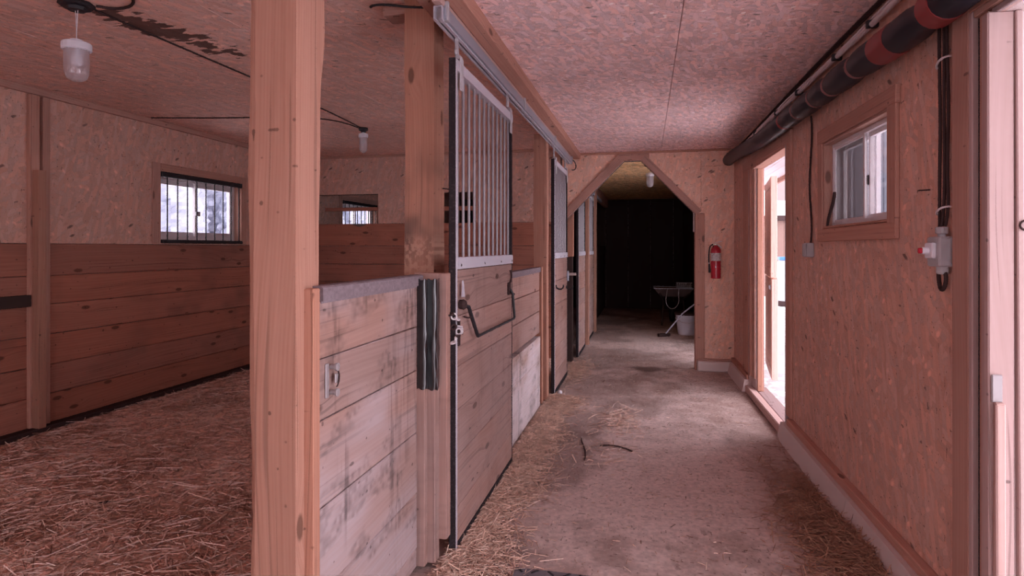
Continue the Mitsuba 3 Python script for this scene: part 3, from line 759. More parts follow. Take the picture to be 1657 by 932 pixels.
barred_door(2.568, 3.738, -0.83, 'nearest sliding stall door, planks below and grey bars above', handle='bail')
barred_door(5.54, 6.477, -0.83, 'second barred sliding stall door, next to the arch', handle='hooks', z1=2.20, bars=12)
barred_door(7.572, 8.438, -0.83, 'third barred stall door, just beyond the arch', bars=11, z1=2.18, detail=False)
barred_door(8.80, 9.80, -0.83, 'fourth barred stall door, dim, beyond the third', bars=11, z1=2.18, detail=False)

# chain hung between the stop board and the near door
chn = numbered('chain')
lab(chn, 'short rusty chain hanging between the tallest stop board and the near door', 'chain')
path = spline([(-0.842, 2.535, 1.08), (-0.825, 2.56, 1.06), (-0.818, 2.585, 1.03), (-0.82, 2.575, 0.99), (-0.825, 2.555, 0.965), (-0.83, 2.535, 0.955)], 9)
for k, p in enumerate(path):
    lk = at(torus(0.013, 0.0042, 12, 6), 0, 0, 0, rx=90 if k % 2 else 20, rz=40 * k)
    put(f'{chn}__link', at(lk, *p), 'm_pvc' if k % 3 else 'm_iron')
put(f'{chn}__link', at(torus(0.012, 0.005), -0.835, 2.556, 1.02, rx=60), 'm_iron')
nl = put('nail', tube([(-0.975, 2.815, 1.665), (-0.915, 2.80, 1.655)], 0.0035, 6), 'm_iron')
lab(nl, 'bent nail sticking out of the post left of the near door', 'nail')

# stall front between the third door and the second: a loose shelf and dark infill beyond the arch
sf = wbox('feed_ledge', (-0.95, -0.80, 6.98, 7.06, 1.055, 1.085), 'm_pale', 0)
lab(sf, 'small pale wooden ledge sticking out beside the second stall door', 'ledge')
for a, b in ((9.05, 9.90), (10.15, 13.9)):
    pass
blk = numbered('partition_upright')
wbox(f'{blk}__upper_board', (-0.93, -0.86, 7.25, 7.36, 1.27, 1.95), 'm_post', 2)
lab(put(f'{blk}__lower_post', box(-0.94, -0.87, 7.25, 7.36, 0.0, 1.269), 'm_dark'), 'black lower post')
lab(blk, 'orange wood upright in the gap between second and third stall doors', 'upright')
wf = numbered('plank_partition')
lab(wf, 'dark plank partition in the unlit far aisle', 'partition')
for k in range(7):
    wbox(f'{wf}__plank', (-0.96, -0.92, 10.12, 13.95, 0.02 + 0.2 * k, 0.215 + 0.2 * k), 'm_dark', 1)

# ------------------------------------------------------------------ jar lamps


def jar_lamp(x, y, zc, drop, label, s=1.0, mount=True):
    l = numbered('jar_lamp')
    lab(l, label, 'lamp', 'jar lamps on the ceiling')
    if mount:
        lab(put(f'{l}__mount', at(lathe(np.array([(0, 0), (0.074, 0), (0.078, -0.012), (0.070, -0.020), (0.045, -0.022), (0.040, -0.036), (0.0, -0.036)]) * [1 if s > 0.8 else 0.62, 1 if s > .8 else 1.3], 8), x, y, zc), 'm_black'), 'dark octagonal ceiling box')
    if drop > 0.05:
        put(f'{l}__cord', cat(*[tube(spline([(x + 0.008 * sx, y, zc - 0.03), (x + 0.003 * sx, y, zc - 0.09), (x, y, zc - drop)], 10), 0.0022, 6) for sx in (-1, 1)]), 'm_pvc')
    z = zc - drop
    lab(put(f'{l}__cap', at(lathe([(0, 0.0), (0.026 * s, 0.0), (0.028 * s, -0.010), (0.058 * s, -0.014), (0.063 * s, -0.020), (0.063 * s, -0.048), (0.058 * s, -0.052), (0.0, -0.052)], 28), x, y, z), 'm_plastic', smooth=35), 'white cap')
    lab(put(f'{l}__jar', at(lathe([(0.052 * s, -0.050), (0.053 * s, -0.13), (0.050 * s, -0.165), (0.040 * s, -0.188), (0.020 * s, -0.199), (0.0, -0.202)], 28), x, y, z), 'm_jar', smooth=True), 'frosted glass jar')
    lab(put(f'{l}__bulb', at(lathe([(0, -0.05), (0.013, -0.05), (0.015, -0.065), (0.028, -0.090), (0.030, -0.105), (0.022, -0.123), (0.0, -0.130)], 18), x, y, z), 'm_plastic', smooth=True), 'white bulb')


jar_lamp(-2.685, 2.384, CL, 0.178, 'frosted jar lamp hanging on a cord, upper left, beside the water stain')
jar_lamp(-2.714, 5.466, CL, 0.045, 'small jar lamp fixed to the ceiling, seen between the two near posts', s=0.75)
jar_lamp(0.05, 8.25, CH, 0.10, 'jar lamp seen through the arch above the dark aisle', s=0.9)
ck = put('ceiling_cable', tube(spline([(-2.66, 2.42, 2.549), (-2.66, 2.9, 2.548), (-2.655, 3.575, 2.548), (-2.67, 4.68, 2.548), (-2.714, 5.43, 2.545)], 50), 0.0055, 8), 'm_iron', smooth=True)
lab(ck, 'dark cable stapled along the left ceiling from lamp to lamp', 'cable')
ck = put('ceiling_cable', tube(spline([(-2.61, 2.42, 2.549), (-2.52, 2.47, 2.548), (-2.42, 2.44, 2.548), (-2.35, 2.36, 2.548)], 20), 0.007, 8), 'm_iron', smooth=True)
lab(ck, 'short dark cable curving off beside the near ceiling lamp', 'cable')
ck = put('ceiling_cable', tube(spline([(-4.36, 4.60, 2.549), (-3.95, 4.70, 2.549), (-3.5, 4.78, 2.548), (-3.0, 4.9, 2.549), (-2.74, 5.40, 2.546)], 30), 0.005, 6), 'm_iron', smooth=True)
lab(ck, 'thin dark cable crossing the left ceiling towards the left wall', 'cable')

# ------------------------------------------------------------------ right side services
dp = np.array([(0.975, 1.2, 2.195), (0.982, 1.9, 2.195), (0.980, 2.331, 2.195), (0.974, 2.621, 2.200), (0.966, 3.003, 2.215), (0.952, 3.638, 2.228), (0.937, 4.385, 2.245), (0.918, 5.294, 2.262), (0.897, 6.3, 2.318), (0.888, 6.76, 2.338), (0.89, 6.98, 2.34)])
dp[:, 0] -= 0.004
P = spline(dp, 150)
bands = [2.40, 2.72, 3.08, 3.44, 3.72, 4.08, 4.44]
r = np.full(len(P), 0.066)
for b in bands:
    r -= 0.012 * np.exp(-((P[:, 1] - b) / 0.05) ** 2)
r = np.where(P[:, 1] > 4.6, 0.062 + 0.002 * np.sin(P[:, 1] * 40), r)
pd = numbered('duct_pipe')
lab(pd, 'black wrapped duct pipe with red tape bands high on the right wall', 'pipe')
put(f'{pd}__sleeve', tube(P, r, 20), 'm_duct', smooth=True)
for b, w, rr in ((2.30, 0.045, .069), (2.72, 0.085, .068), (3.08, 0.013, .0575), (3.44, 0.013, .0575), (3.72, 0.016, .0575), (4.08, 0.013, .0575), (4.44, 0.022, .058)):
    s = (P[:, 1] > b - w - 0.03) & (P[:, 1] < b + w + 0.03)
    c = [np.array([np.interp(y, P[:, 1], P[:, k]) for k in range(3)]) for y in np.linspace(b - w, b + w, 9)]
    nz = [rr + 0.004 * (meshkit.noise(np.array([[b * 9, i * 1.3, 2.0]]))[0] - 0.4) for i in range(9)]
    lab(put(f'{pd}__tape_band', tube(c, nz, 20), 'm_redtape' if w > 0.02 else 'm_band', smooth=30), 'red tape band' if w > 0.02 else 'narrow dull red band')


def along(pts, d0=0):
    return np.asarray(pts, float)


cp = put('conduit', tube(spline([(1.02, 1.2, 2.402), (1.017, 2.0, 2.402), (1.015, 2.806, 2.401), (1.009, 3.066, 2.396), (1.002, 3.6, 2.402), (0.982, 4.395, 2.399), (0.955, 5.5, 2.39), (0.95, 5.883, 2.385), (0.929, 6.95, 2.398)], 80), 0.0135, 10), 'm_pvc', smooth=True)
lab(cp, 'pale grey plastic conduit running along the top of the right wall', 'conduit')
cp = put('conduit', tube(spline([(1.022, 1.2, 2.43), (1.016, 2.8, 2.428), (1.004, 3.7, 2.424), (0.984, 4.4, 2.427), (0.956, 5.8, 2.415), (0.932, 6.95, 2.418)], 80), 0.007, 8), 'm_pvc', smooth=True)
lab(cp, 'thin grey cable clipped just above the pale conduit', 'cable')
for q, (dz, rr, lb) in enumerate(((2.464, 0.008, 'dark cable in the corner where the right wall meets the ceiling'), (2.447, 0.005, 'second dark cable, just below the corner cable of the right wall'))):
    cc = put('wall_cable', tube(spline([(1.024, 1.2, dz + .008), (1.018, 2.9, dz + 0.008), (1.004, 3.6, dz + .01), (0.974, 5.1, dz - 0.012), (0.938, 6.95, dz - 0.02)], 60), rr, 8), 'm_iron', smooth=True)
    lab(cc, lb, 'cable')
for k, yy in enumerate((2.72, 3.06, 3.55, 4.3, 4.9, 5.7)):
    x = 1.045 - math.tan(math.radians(1.2)) * (yy - 2.8)
    c = put('conduit_clip', box(x - 0.052, x - 0.001, yy - 0.012, yy + 0.012, 2.382, 2.418, bev=0.004), 'm_black')
    lab(c, 'black clip holding the conduits along the top of the right wall', 'clip', 'conduit clips along the right wall')

# three cables down to the isolator switch
for i, (yy, dy, ye) in enumerate(((2.470, 0.004, 2.462), (2.442, -0.004, 2.446), (2.412, 0.006, 2.424))):
    pts = [(-0.012, yy, 2.26), (-0.012, yy + dy, 2.05), (-0.011, yy, 1.85), (-0.011, yy + dy, 1.62), (-0.013, yy - (0.002 if i else 0), 1.52), (-0.016, ye, 1.40 + 0.05 * (i > 0))]
    m = tube(spline(pts, 40), 0.0056, 8); m.apply_transform(RW)
    lab(put('switch_cable', m, 'm_iron', smooth=True), ('left cable of three running down to the grey switch box', 'middle cable of three running down to the grey switch box', 'right cable of three running down to the grey switch box')[i], 'cable')
for i, zz in enumerate((1.505, 2.035)):
    m = tube(spline([(-0.006, 2.402, zz + 0.012), (-0.022, 2.412, zz + .012), (-0.022, 2.47, zz - 0.010), (-0.006, 2.482, zz - 0.012)], 12), 0.004, 6); m.apply_transform(RW)
    lab(put('cable_clamp', m, 'm_pvc'), ('lower pale clamp across the three switch cables', 'upper pale clamp across the three switch cables')[i], 'clamp')
sw = numbered('isolator_switch')
lab(sw, 'grey isolator switch box with white plate on the right wall', 'switch')
pbox(f'{sw}__box', (-0.052, 0.0, 2.385, 2.478, 1.305, 1.412), 'm_box', RW, bev=0.006)
m = at(lathe([(0.0, 0), (0.013, 0), (0.013, 0.010), (0.020, 0.012), (0.020, 0.032), (0.016, 0.036), (0, 0.036)], 12), -0.026, 2.425, 1.411); m.apply_transform(RW)
put(f'{sw}__gland', m, 'm_box', smooth=30)
m = at(lathe([(0.0, 0), (0.020, 0), (0.020, -0.024), (0.016, -0.028), (0, -0.028)], 12), -0.026, 2.418, 1.306); m.apply_transform(RW)
put(f'{sw}__gland', m, 'm_box', smooth=30)
pbox(f'{sw}__plate', (-0.066, -0.052, 2.405, 2.462, 1.335, 1.390), 'm_plastic', RW)
m = at(lathe([(0, 0), (0.014, 0), (0.012, 0.02), (0.0, 0.022)], 16), -0.066, 2.435, 1.362, ry=-90); m.apply_transform(RW)
put(f'{sw}__knob', m, 'm_plastic', smooth=30)
m = box(-0.098, -0.082, 2.428, 2.442, 1.352, 1.372, bev=0.003); m.apply_transform(RW)
lab(put(f'{sw}__tip', m, 'm_red'), 'red handle tip')
m = tube(spline([(-0.02, 2.455, 1.31), (-0.018, 2.462, 1.25), (-0.02, 2.44, 1.222), (-0.022, 2.415, 1.235), (-0.026, 2.412, 1.29)], 24), 0.007, 8); m.apply_transform(RW)
put(f'{sw}__cable_loop', m, 'm_iron', smooth=True)
jb = numbered('junction_box')
lab(jb, 'small grey junction box on the wall left of the right window', 'junction box')
pbox(f'{jb}__box', (-0.045, 0.0, 4.055, 4.135, 1.315, 1.405), 'm_box', RW, bev=0.005)
pbox(f'{jb}__cover', (-0.052, -0.045, 4.06, 4.13, 1.32, 1.40), 'm_box', RW, bev=0.003)
m = tube(spline([(-0.012, 4.09, 1.40), (-0.008, 4.10, 1.6), (-0.008, 4.13, 1.75), (-0.008, 4.09, 2.0), (-0.01, 4.09, 2.20)], 30), 0.006, 8); m.apply_transform(RW)
lab(put('junction_cable', m, 'm_iron', smooth=True), 'thin dark cable rising from the small junction box to the pipe', 'cable')
m = tube([(-0.03, 2.60, 1.592), (0.002, 2.57, 1.592)], 0.003, 6); m.apply_transform(RW)
lab(put('nail', m, 'm_iron'), 'nail in the bare board wall between right window and switch cables', 'nail')
m = tube(spline([(0.0, 3.80, 1.50), (0.01, 3.80, 1.56), (0.02, 3.76, 1.64), (0.02, 3.74, 1.69)], 12), [0.006, 0.008, 0.008, 0.009, 0.008, 0.009, 0.009, 0.010, 0.009, 0.010, 0.010, 0.008], 8); m.apply_transform(RW)
lab(put('stick', m, 'm_stall' if 0 else 'm_iron'), 'short dark stick leaning in the corner of the right window', 'stick')

# fire extinguisher
fx, fy = 0.757, Y_END - 0.062
fe = numbered('fire_extinguisher')
lab(fe, 'red fire extinguisher with white label on the wall right of the arch', 'fire extinguisher')
put(f'{fe}__body', at(lathe([(0, 1.037), (0.048, 1.037), (0.053, 1.045), (0.053, 1.335), (0.050, 1.36), (0.036, 1.382), (0.018, 1.392), (0.016, 1.405), (0, 1.405)], 28), fx, fy), 'm_red', smooth=35)
lab(put(f'{fe}__label', at(lathe([(0.0536, 1.232), (0.0542, 1.233), (0.0542, 1.318), (0.0536, 1.319)], 28), fx, fy), 'm_print', smooth=35), 'white printed label')
dm = [(-0.034, 0), (0.0, 0.011), (0.034, 0), (0.0, -0.011)]
V = [(fx + 0.0545 * math.sin(x / 0.0545 - 0.15), fy - 0.0545 * math.cos(x / 0.0545 - 0.15), 1.165 + z) for x, z in dm] + [(fx + 0.0545 * math.sin(-0.15), fy - 0.0548 * math.cos(-.15), 1.165)]
lab(put(f'{fe}__emblem', trimesh.Trimesh(np.array(V), [(0, 4, 1), (1, 4, 2), (2, 4, 3), (3, 4, 0)], process=False), 'm_plastic'), 'white diamond emblem')
put(f'{fe}__valve', cat(at(lathe([(0, 0), (0.016, 0), (0.016, 0.022), (0, 0.024)], 12), fx, fy, 1.402), box(fx - 0.03, fx + 0.0, fy - 0.008, fy + 0.008, 1.408, 1.424, bev=.003)), 'm_brass', smooth=30)
lab(put(f'{fe}__lever', cat(at(box(0, 0.075, -0.006, 0.006, -0.003, 0.003, bev=.001), fx - 0.01, fy, 1.432, ry=-14), at(box(0, 0.07, -0.007, 0.007, -0.004, 0.004, bev=.001), fx + 0.012, fy, 1.420, ry=42)), 'm_plastic'), 'pale operating lever')
put(f'{fe}__hose', tube(spline([(fx - 0.02, fy, 1.415), (fx - 0.055, fy, 1.40), (fx - 0.072, fy, 1.34), (fx - 0.075, fy, 1.24), (fx - 0.070, fy, 1.17), (fx - 0.068, fy, 1.10)], 30), [0.007] * 20 + [0.008, 0.009, 0.010, 0.011, 0.011, 0.012, 0.012, 0.012, 0.012, 0.012], 8), 'm_black', smooth=40)
put(f'{fe}__hose_clip', box(fx - 0.082, fx - 0.066, fy - 0.012, fy + 0.004, 1.20, 1.212, bev=.002), 'm_plastic')
pbox(f'{fe}__bracket', (fx - 0.03, fx + 0.03, Y_END - 0.012, Y_END - 0.001, 1.10, 1.40), 'm_iron')

# ------------------------------------------------------------------ things in the dark aisle
bk = numbered('bucket')
lab(bk, 'white plastic bucket with a dark rim just inside the arch', 'bucket')
bx, by = 0.64, 10.0
put(f'{bk}__body', at(lathe([(0, 0.0), (0.135, 0.0), (0.142, 0.01), (0.178, 0.30), (0.180, 0.32), (0.172, 0.32), (0.17, 0.30), (0.135, 0.015), (0, 0.012)], 30), bx, by), 'm_bucket', smooth=35)
put(f'{bk}__band', at(lathe([(0.176, 0.245), (0.186, 0.248), (0.186, 0.262), (0.178, 0.265)], 30), bx, by), 'm_bucket', smooth=35)
lab(put(f'{bk}__rim', at(lathe([(0.174, 0.315), (0.196, 0.315), (0.200, 0.33), (0.196, 0.345), (0.10, 0.35), (0.0, 0.35)], 30), bx, by), 'm_iron', smooth=35), 'dark lid rim')
put(f'{bk}__handle', tube(spline([(bx - 0.17, by - 0.02, 0.30), (bx - 0.13, by - 0.12, 0.225), (bx, by - 0.20, 0.20), (bx + 0.13, by - 0.12, 0.225), (bx + 0.17, by - 0.02, 0.30)], 24), 0.004, 6), 'm_pvc')
wbn = numbered('wheelbarrow')
lab(wbn, 'dim wheelbarrow with a shallow tray in the dark aisle behind the bucket', 'wheelbarrow')
cx_, cy_ = 0.47, 11.1
outer = trimesh.convex.convex_hull(np.array([(-0.33, -0.22, 0.665), (0.33, -0.20, 0.665), (0.33, 0.32, 0.665), (-0.33, 0.32, 0.665), (-0.22, -0.10, 0.52), (0.24, -0.10, 0.52), (0.24, 0.22, 0.52), (-0.22, 0.22, 0.52)]))
inner = outer.copy(); inner.apply_scale([0.93, 0.92, 1]); inner.apply_translation((0, 0.01, 0.02))
put(f'{wbn}__tray', at(outer, cx_, cy_), 'm_tray')
put(f'{wbn}__rim', at(tube([(-0.33, -0.22, 0.668), (0.33, -0.20, 0.668), (0.33, 0.32, 0.668), (-0.33, 0.32, 0.668), (-0.33, -0.22, 0.668)], 0.01, 6), cx_, cy_), 'm_trim' if 0 else 'm_bark')
for sx in (-1, 1):
    put(f'{wbn}__handle', tube([(cx_ + 0.10 * sx, cy_ + 0.5, 0.30), (cx_ + 0.18 * sx, cy_ - 0.1, 0.48), (cx_ + 0.24 * sx, cy_ - 0.55, 0.60)], 0.017, 8), 'm_iron')
    put(f'{wbn}__leg', tube([(cx_ + 0.17 * sx, cy_ - 0.05, 0.48), (cx_ + 0.20 * sx, cy_ - 0.20, 0.02), (cx_ + 0.20 * sx, cy_ - 0.05, 0.02)], 0.012, 6), 'm_iron')
put(f'{wbn}__wheel', at(torus(0.15, 0.045, 24, 8), cx_, cy_ + 0.55, 0.195, ry=90), 'm_black', smooth=True)
bs = numbered('basket')
lab(bs, 'pale slatted basket standing on the wheelbarrow tray', 'basket')
for k in range(7):
    put(f'{bs}__slat', box(0.53 + 0.036 * k, 0.545 + 0.036 * k, 10.98, 10.985, 0.675, 0.76, bev=.001), 'm_cream')
for zz in (0.675, 0.715, 0.755):
    put(f'{bs}__band', prism(rect(0.52, 0.79, 10.975, 11.15).difference(rect(0.53, 0.78, 10.986, 11.14)), zz, zz + 0.010, 'xy'), 'm_cream')
hp = put('rope_loop', tube(spline([(0.36, 10.85, 0.655), (0.34, 10.83, 0.52), (0.36, 10.83, 0.38), (0.44, 10.84, 0.32), (0.53, 10.84, 0.38), (0.555, 10.85, 0.52), (0.56, 10.86, 0.66)], 40), 0.006, 6), 'm_pvc', smooth=True)
lab(hp, 'pale rope loop hanging from the wheelbarrow tray', 'rope')
bh = numbered('broom')
lab(bh, 'broom lying against the white bucket, handle up to the right', 'broom')
put(f'{bh}__handle', tube([(0.30, 9.66, 0.05), (0.55, 9.70, 0.36), (0.80, 9.75, 0.56)], 0.011, 8), 'm_bark')
put(f'{bh}__head', at(box(-0.10, 0.10, -0.03, 0.03, 0, 0.05, bev=.006), 0.27, 9.66, 0.0, rz=30), 'm_stall' if 0 else 'm_iron')

# ------------------------------------------------------------------ straw, bedding, litter


def straw(n, xy, zf, lmin, lmax, rad, pal, seed, tilt=0.18, bend=None):
    """n thin triangular stalks as one mesh with a colour each."""
    R = np.random.default_rng(seed)
    P = xy(R, n)
    n = len(P)
    z = zf(P)
    a = R.uniform(0, np.pi, n) if bend is None else R.normal(bend[0], bend[1], n)
    L = lmin + (lmax - lmin) * R.random(n) ** 2.2
    t = R.normal(0, tilt, n)
    d = np.stack([np.cos(a) * np.cos(t), np.sin(a) * np.cos(t), np.sin(t)], 1)
    s = np.stack([-np.sin(a), np.cos(a), 0 * a], 1)
    up = np.cross(d, s)
    c = np.column_stack([P, z + rad + np.abs(np.sin(t)) * L * 0.35 + R.random(n) * 0.006])
    V = np.zeros((n, 6, 3))
    rr = rad * R.uniform(0.6, 1.5, n)[:, None]
    for e, sg_ in enumerate((-0.5, 0.5)):
        o = c + d * (L * sg_)[:, None]
        V[:, e * 3] = o + s * rr; V[:, e * 3 + 1] = o - s * rr; V[:, e * 3 + 2] = o + up * rr * np.sign(up[:, 2:3] + 1e-9)
    f = np.array([(0, 1, 4), (0, 4, 3), (1, 2, 5), (1, 5, 4), (2, 0, 3), (2, 3, 5)])
    F = (f[None] + (np.arange(n) * 6)[:, None, None]).reshape(-1, 3)
    pal = np.asarray(pal)
    k = R.integers(0, len(pal), n)
    C = pal[k] * R.uniform(0.7, 1.15, (n, 1))
    return trimesh.Trimesh(V.reshape(-1, 3), F, process=False), np.repeat(C, 6, axis=0)


def heap(key, n, xy, zf, lmin, lmax, rad, pal, seed, label, catg='straw', **k):
    m, c = straw(n, xy, zf, lmin, lmax, rad, pal, seed, **k)
    key = put(key, m, 'm_straw', False, color=c)
    lab(key, label, catg, kind='stuff')


# shavings bed in the loose box
nx, ny = 150, 400
gx, gy = np.meshgrid(np.linspace(XL + 0.08, -1.0, nx), np.linspace(-3.2, 7.06, ny))


def bed_z(P):
    P = np.asarray(P)
    q = np.column_stack([P, np.zeros(len(P))])
    e = np.clip((P[:, 0] - (XL + 0.08)) / 0.3, 0, 1) * np.clip((-1.0 - P[:, 0]) / 0.10, 0, 1)
    return 0.012 + e * (0.050 * meshkit.fbm(q * 1.6, 3, seed=5) + 0.036 * meshkit.fbm(q * 8.0, 4, seed=8))


gv = np.column_stack([gx.ravel(), gy.ravel()])
gz = bed_z(gv)
idx = np.arange(nx * ny).reshape(ny, nx)
F = np.vstack([np.stack([idx[:-1, :-1], idx[:-1, 1:], idx[1:, 1:]], -1).reshape(-1, 3), np.stack([idx[:-1, :-1], idx[1:, 1:], idx[1:, :-1]], -1).reshape(-1, 3)])
lab(put('stall_bedding', trimesh.Trimesh(np.column_stack([gv, gz]), F, process=False), 'm_bed', smooth=True), 'brown trodden bedding covering the floor of the left stall', 'bedding', kind='stuff')
PAL_B = [(0.70, 0.49, 0.395), (0.50, 0.315, 0.245), (0.86, 0.67, 0.57), (0.24, 0.13, 0.098)]
PAL_L = [(0.84, 0.68, 0.60), (0.76, 0.58, 0.49), (0.90, 0.77, 0.70)]
PAL_S = [(0.70, 0.49, 0.385), (0.56, 0.37, 0.285), (0.84, 0.65, 0.54), (0.38, 0.235, 0.18)]


def box_xy(x0, x1, y0, y1):
    return lambda R, n: np.column_stack([R.uniform(x0, x1, n), R.uniform(y0, y1, n)])


def near_xy(R, n):   # denser towards the camera
    y = np.where(R.random(n) < 0.16, R.uniform(-1.2, 1.3, n), 1.2 + 5.6 * R.random(n) ** 1.9)
    return np.column_stack([R.uniform(XL + 0.1, -1.05, n), y])


heap('bedding_chaff', 68000, near_xy, bed_z, 0.012, 0.09, 0.0016, PAL_B, 21, 'fine brown chaff and short stalks over the left stall bedding', 'chaff')
heap('bedding_straw', 5200, near_xy, lambda P: bed_z(P) + 0.006, 0.04, 0.20, 0.0019, PAL_L, 22, 'pale longer straw stalks scattered over the left stall bedding', 'straw', tilt=0.10)


def strip(R, n):
    y = R.uniform(2.1, 5.55, n)
    w = 0.07 + 0.08 * meshkit.noise(np.column_stack([y * 2.1, 0 * y, 0 * y])) + np.where(y < 2.9, 0.04, 0)
    return np.column_stack([-0.86 + np.abs(R.normal(0, 1, n)) * w, y])


def strip_z(P):
    return 0.012 * np.exp(-((P[:, 0] + 0.83) / 0.10) ** 2)


heap('aisle_straw', 19000, strip, strip_z, 0.015, 0.11, 0.0015, PAL_S, 23, 'strip of loose straw along the foot of the stall doors', 'straw', tilt=0.16)
heap('aisle_straw', 1800, lambda R, n: np.column_stack([R.normal(-0.78, 0.09, n), R.normal(6.75, 0.35, n)]), lambda P: 0 * P[:, 0], 0.015, 0.10, 0.0016, PAL_S, 24, 'small straw litter at the foot of the second stall door', 'straw')
heap('aisle_straw', 420, lambda R, n: np.column_stack([R.normal(-0.22, 0.09, n), R.normal(4.86, 0.20, n)]), lambda P: 0 * P[:, 0], 0.02, 0.16, 0.0018, PAL_S + PAL_L, 25, 'small heap of straw in the middle of the aisle floor', 'straw')
heap('aisle_straw', 60, lambda R, n: np.column_stack([R.normal(-0.26, 0.10, n), R.normal(4.05, 0.15, n)]), lambda P: 0 * P[:, 0], 0.03, 0.16, 0.0022, PAL_S + PAL_L, 26, 'few loose stalks on the aisle floor nearer than the straw heap', 'straw')


def kerb_xy(R, n):
    y = R.normal(3.02, 0.42, n)
    return np.column_stack([0.955 - 0.02 * (y - 3) - np.abs(R.normal(0, 0.13, n)), y])


heap('kerb_straw', 5200, kerb_xy, lambda P: 0.045 * np.exp(-((0.95 - P[:, 0]) / 0.07) ** 2) * np.exp(-((P[:, 1] - 2.95) / 0.35) ** 2), 0.02, 0.15, 0.0014, [(0.34, 0.18, 0.12), (0.24, 0.12, 0.085), (0.44, 0.26, 0.18)], 27, 'matted brown straw heaped against the right kerb', 'straw', tilt=0.25)
heap('floor_litter', 1500, lambda R, n: np.column_stack([R.uniform(-0.70, 0.80, n), 2.2 + 7.0 * R.random(n)]), lambda P: 0 * P[:, 0], 0.006, 0.045, 0.0013, PAL_S + [(0.16, 0.10, 0.08)], 28, 'tiny bits of straw and dirt scattered over the aisle concrete', 'litter')
for k, (pts, r_, lb) in enumerate((([(-0.455, 4.33, 0.006), (-0.425, 4.18, 0.008), (-0.395, 4.03, 0.007), (-0.39, 3.90, 0.006)], 0.005, 'thin dark twig lying along the aisle floor near the stall side'),
                                   ([(-0.31, 4.20, 0.006), (-0.21, 4.215, 0.007), (-0.13, 4.17, 0.006), (-0.09, 4.13, 0.006)], 0.005, 'dark twig lying across the middle of the aisle floor'))):
    lab(put('twig', tube(spline(pts, 14), r_, 6), 'm_iron', smooth=True), lb, 'twig')
m = trimesh.creation.icosphere(subdivisions=2, radius=1.0); m.apply_scale([0.055, 0.012, 0.012]); m = at(m, -2.735, 2.56, 0.055, ry=-8, rz=38)
lab(put('bark_chip', m, 'm_black'), 'black slotted chip lying on the left stall bedding', 'chip')

m = trimesh.creation.icosphere(subdivisions=2, radius=1.0); m.apply_scale([0.022, 0.026, 0.02]); m = at(m, -0.79, 5.62, 0.02)
lab(put('pale_stone', m, 'm_plastic', smooth=True), 'small whitish stone at the foot of the second barred door', 'stone')
lr = put('lead_rope', tube(spline([(0.532, 7.15, 1.80), (0.528, 7.13, 1.72), (0.533, 7.15, 1.62), (0.529, 7.14, 1.56)], 20), [0.007] * 10 + [0.010] * 10, 8), 'm_pvc', smooth=True)
lab(lr, 'short pale rope end hanging inside the right edge of the arch', 'rope')

# rubber mat with tread pattern
rm = numbered('rubber_mat')
lab(rm, 'grey rubber mat with raised treads at the bottom edge of the floor', 'mat')
put(f'{rm}__sheet', box(-0.545, -0.215, 1.75, 2.515, 0.0, 0.012, bev=0.004), 'm_mat')
for i in range(5):
    for j in range(8):
        xx, yy = -0.52 + 0.066 * i + 0.033 * (j % 2), 2.49 - 0.055 * j
        if xx < -0.235:
            put(f'{rm}__tread', at(box(-0.019, 0.019, -0.004, 0.004, 0, 0.004, bev=.001), xx, yy, 0.0115, rz=45 if (i + j) % 2 else -45), 'm_black')

# ------------------------------------------------------------------ outside: porch, dutch door, shed, barrel, barn, trees
lab('porch_roof', 'pale boarded porch soffit seen through the far doorway', 'porch roof', kind='thing')
for k in range(7):
    wbox('porch_roof__board', (1.17 + 0.155 * k, 1.32 + 0.155 * k, -3.2, 14.2, 2.565, 2.585), 'm_soffit', 1)
wbox('porch_roof__fascia', (2.19, 2.235, -3.2, 14.2, 2.49, 2.62), 'm_trim', 1)
A = math.atan2(1.257 - 1.14, 7.0 - 6.05)
for i, (z0_, z1_) in enumerate(((1.095, 2.05), (0.13, 1.08))):
    d = numbered('dutch_door_leaf')
    lab(d, ('upper leaf of the wooden stable door folded open outside the far doorway', 'lower leaf of the wooden stable door folded open outside the far doorway')[i], 'door', kind='thing')
    M = trimesh.transformations.translation_matrix([1.145 + 0.008 * i, 6.06, 0]) @ trimesh.transformations.rotation_matrix(-A, [0, 0, 1])
    wbox(f'{d}__edge_board', (0.0, 0.055, 0.0, 0.05, z0_, z1_), 'm_leaf', 2, M)
    wbox(f'{d}__edge_board', (0.0, 0.055, 0.93, 0.98, z0_, z1_), 'm_leaf', 2, M)
    wbox(f'{d}__rail', (0.0, 0.055, 0.051, 0.929, z0_, z0_ + 0.09), 'm_leaf', 1, M)
    wbox(f'{d}__rail', (0.0, 0.055, 0.051, 0.929, z1_ - 0.09, z1_), 'm_leaf', 1, M)
    for k in range(5):
        wbox(f'{d}__plank', (0.006, 0.040, 0.052 + 0.175 * k, 0.225 + 0.175 * k, z0_ + .091, z1_ - .091), 'm_leaf', 2, M)
    if i:
        pbox(f'{d}__latch', (-0.02, 0.0, 0.06, 0.12, 0.98, 1.02), 'm_galv', M)
sh = numbered('shed')
lab(sh, 'low wooden shed with snowy roof across the yard, seen through the far doorway', 'shed')
for k in range(9):
    wbox(f'{sh}__plank', (2.8 + 0.2 * k, 2.995 + 0.2 * k, 19.2, 19.24, -0.1, 2.20), 'm_shed', 2)
put(f'{sh}__wall', box(2.8, 4.6, 19.24, 22, -0.1, 2.2, bev=0), 'm_outer')
put(f'{sh}__gutter', box(2.7, 4.7, 19.05, 19.2, 2.20, 2.34, bev=.01), 'm_iron')
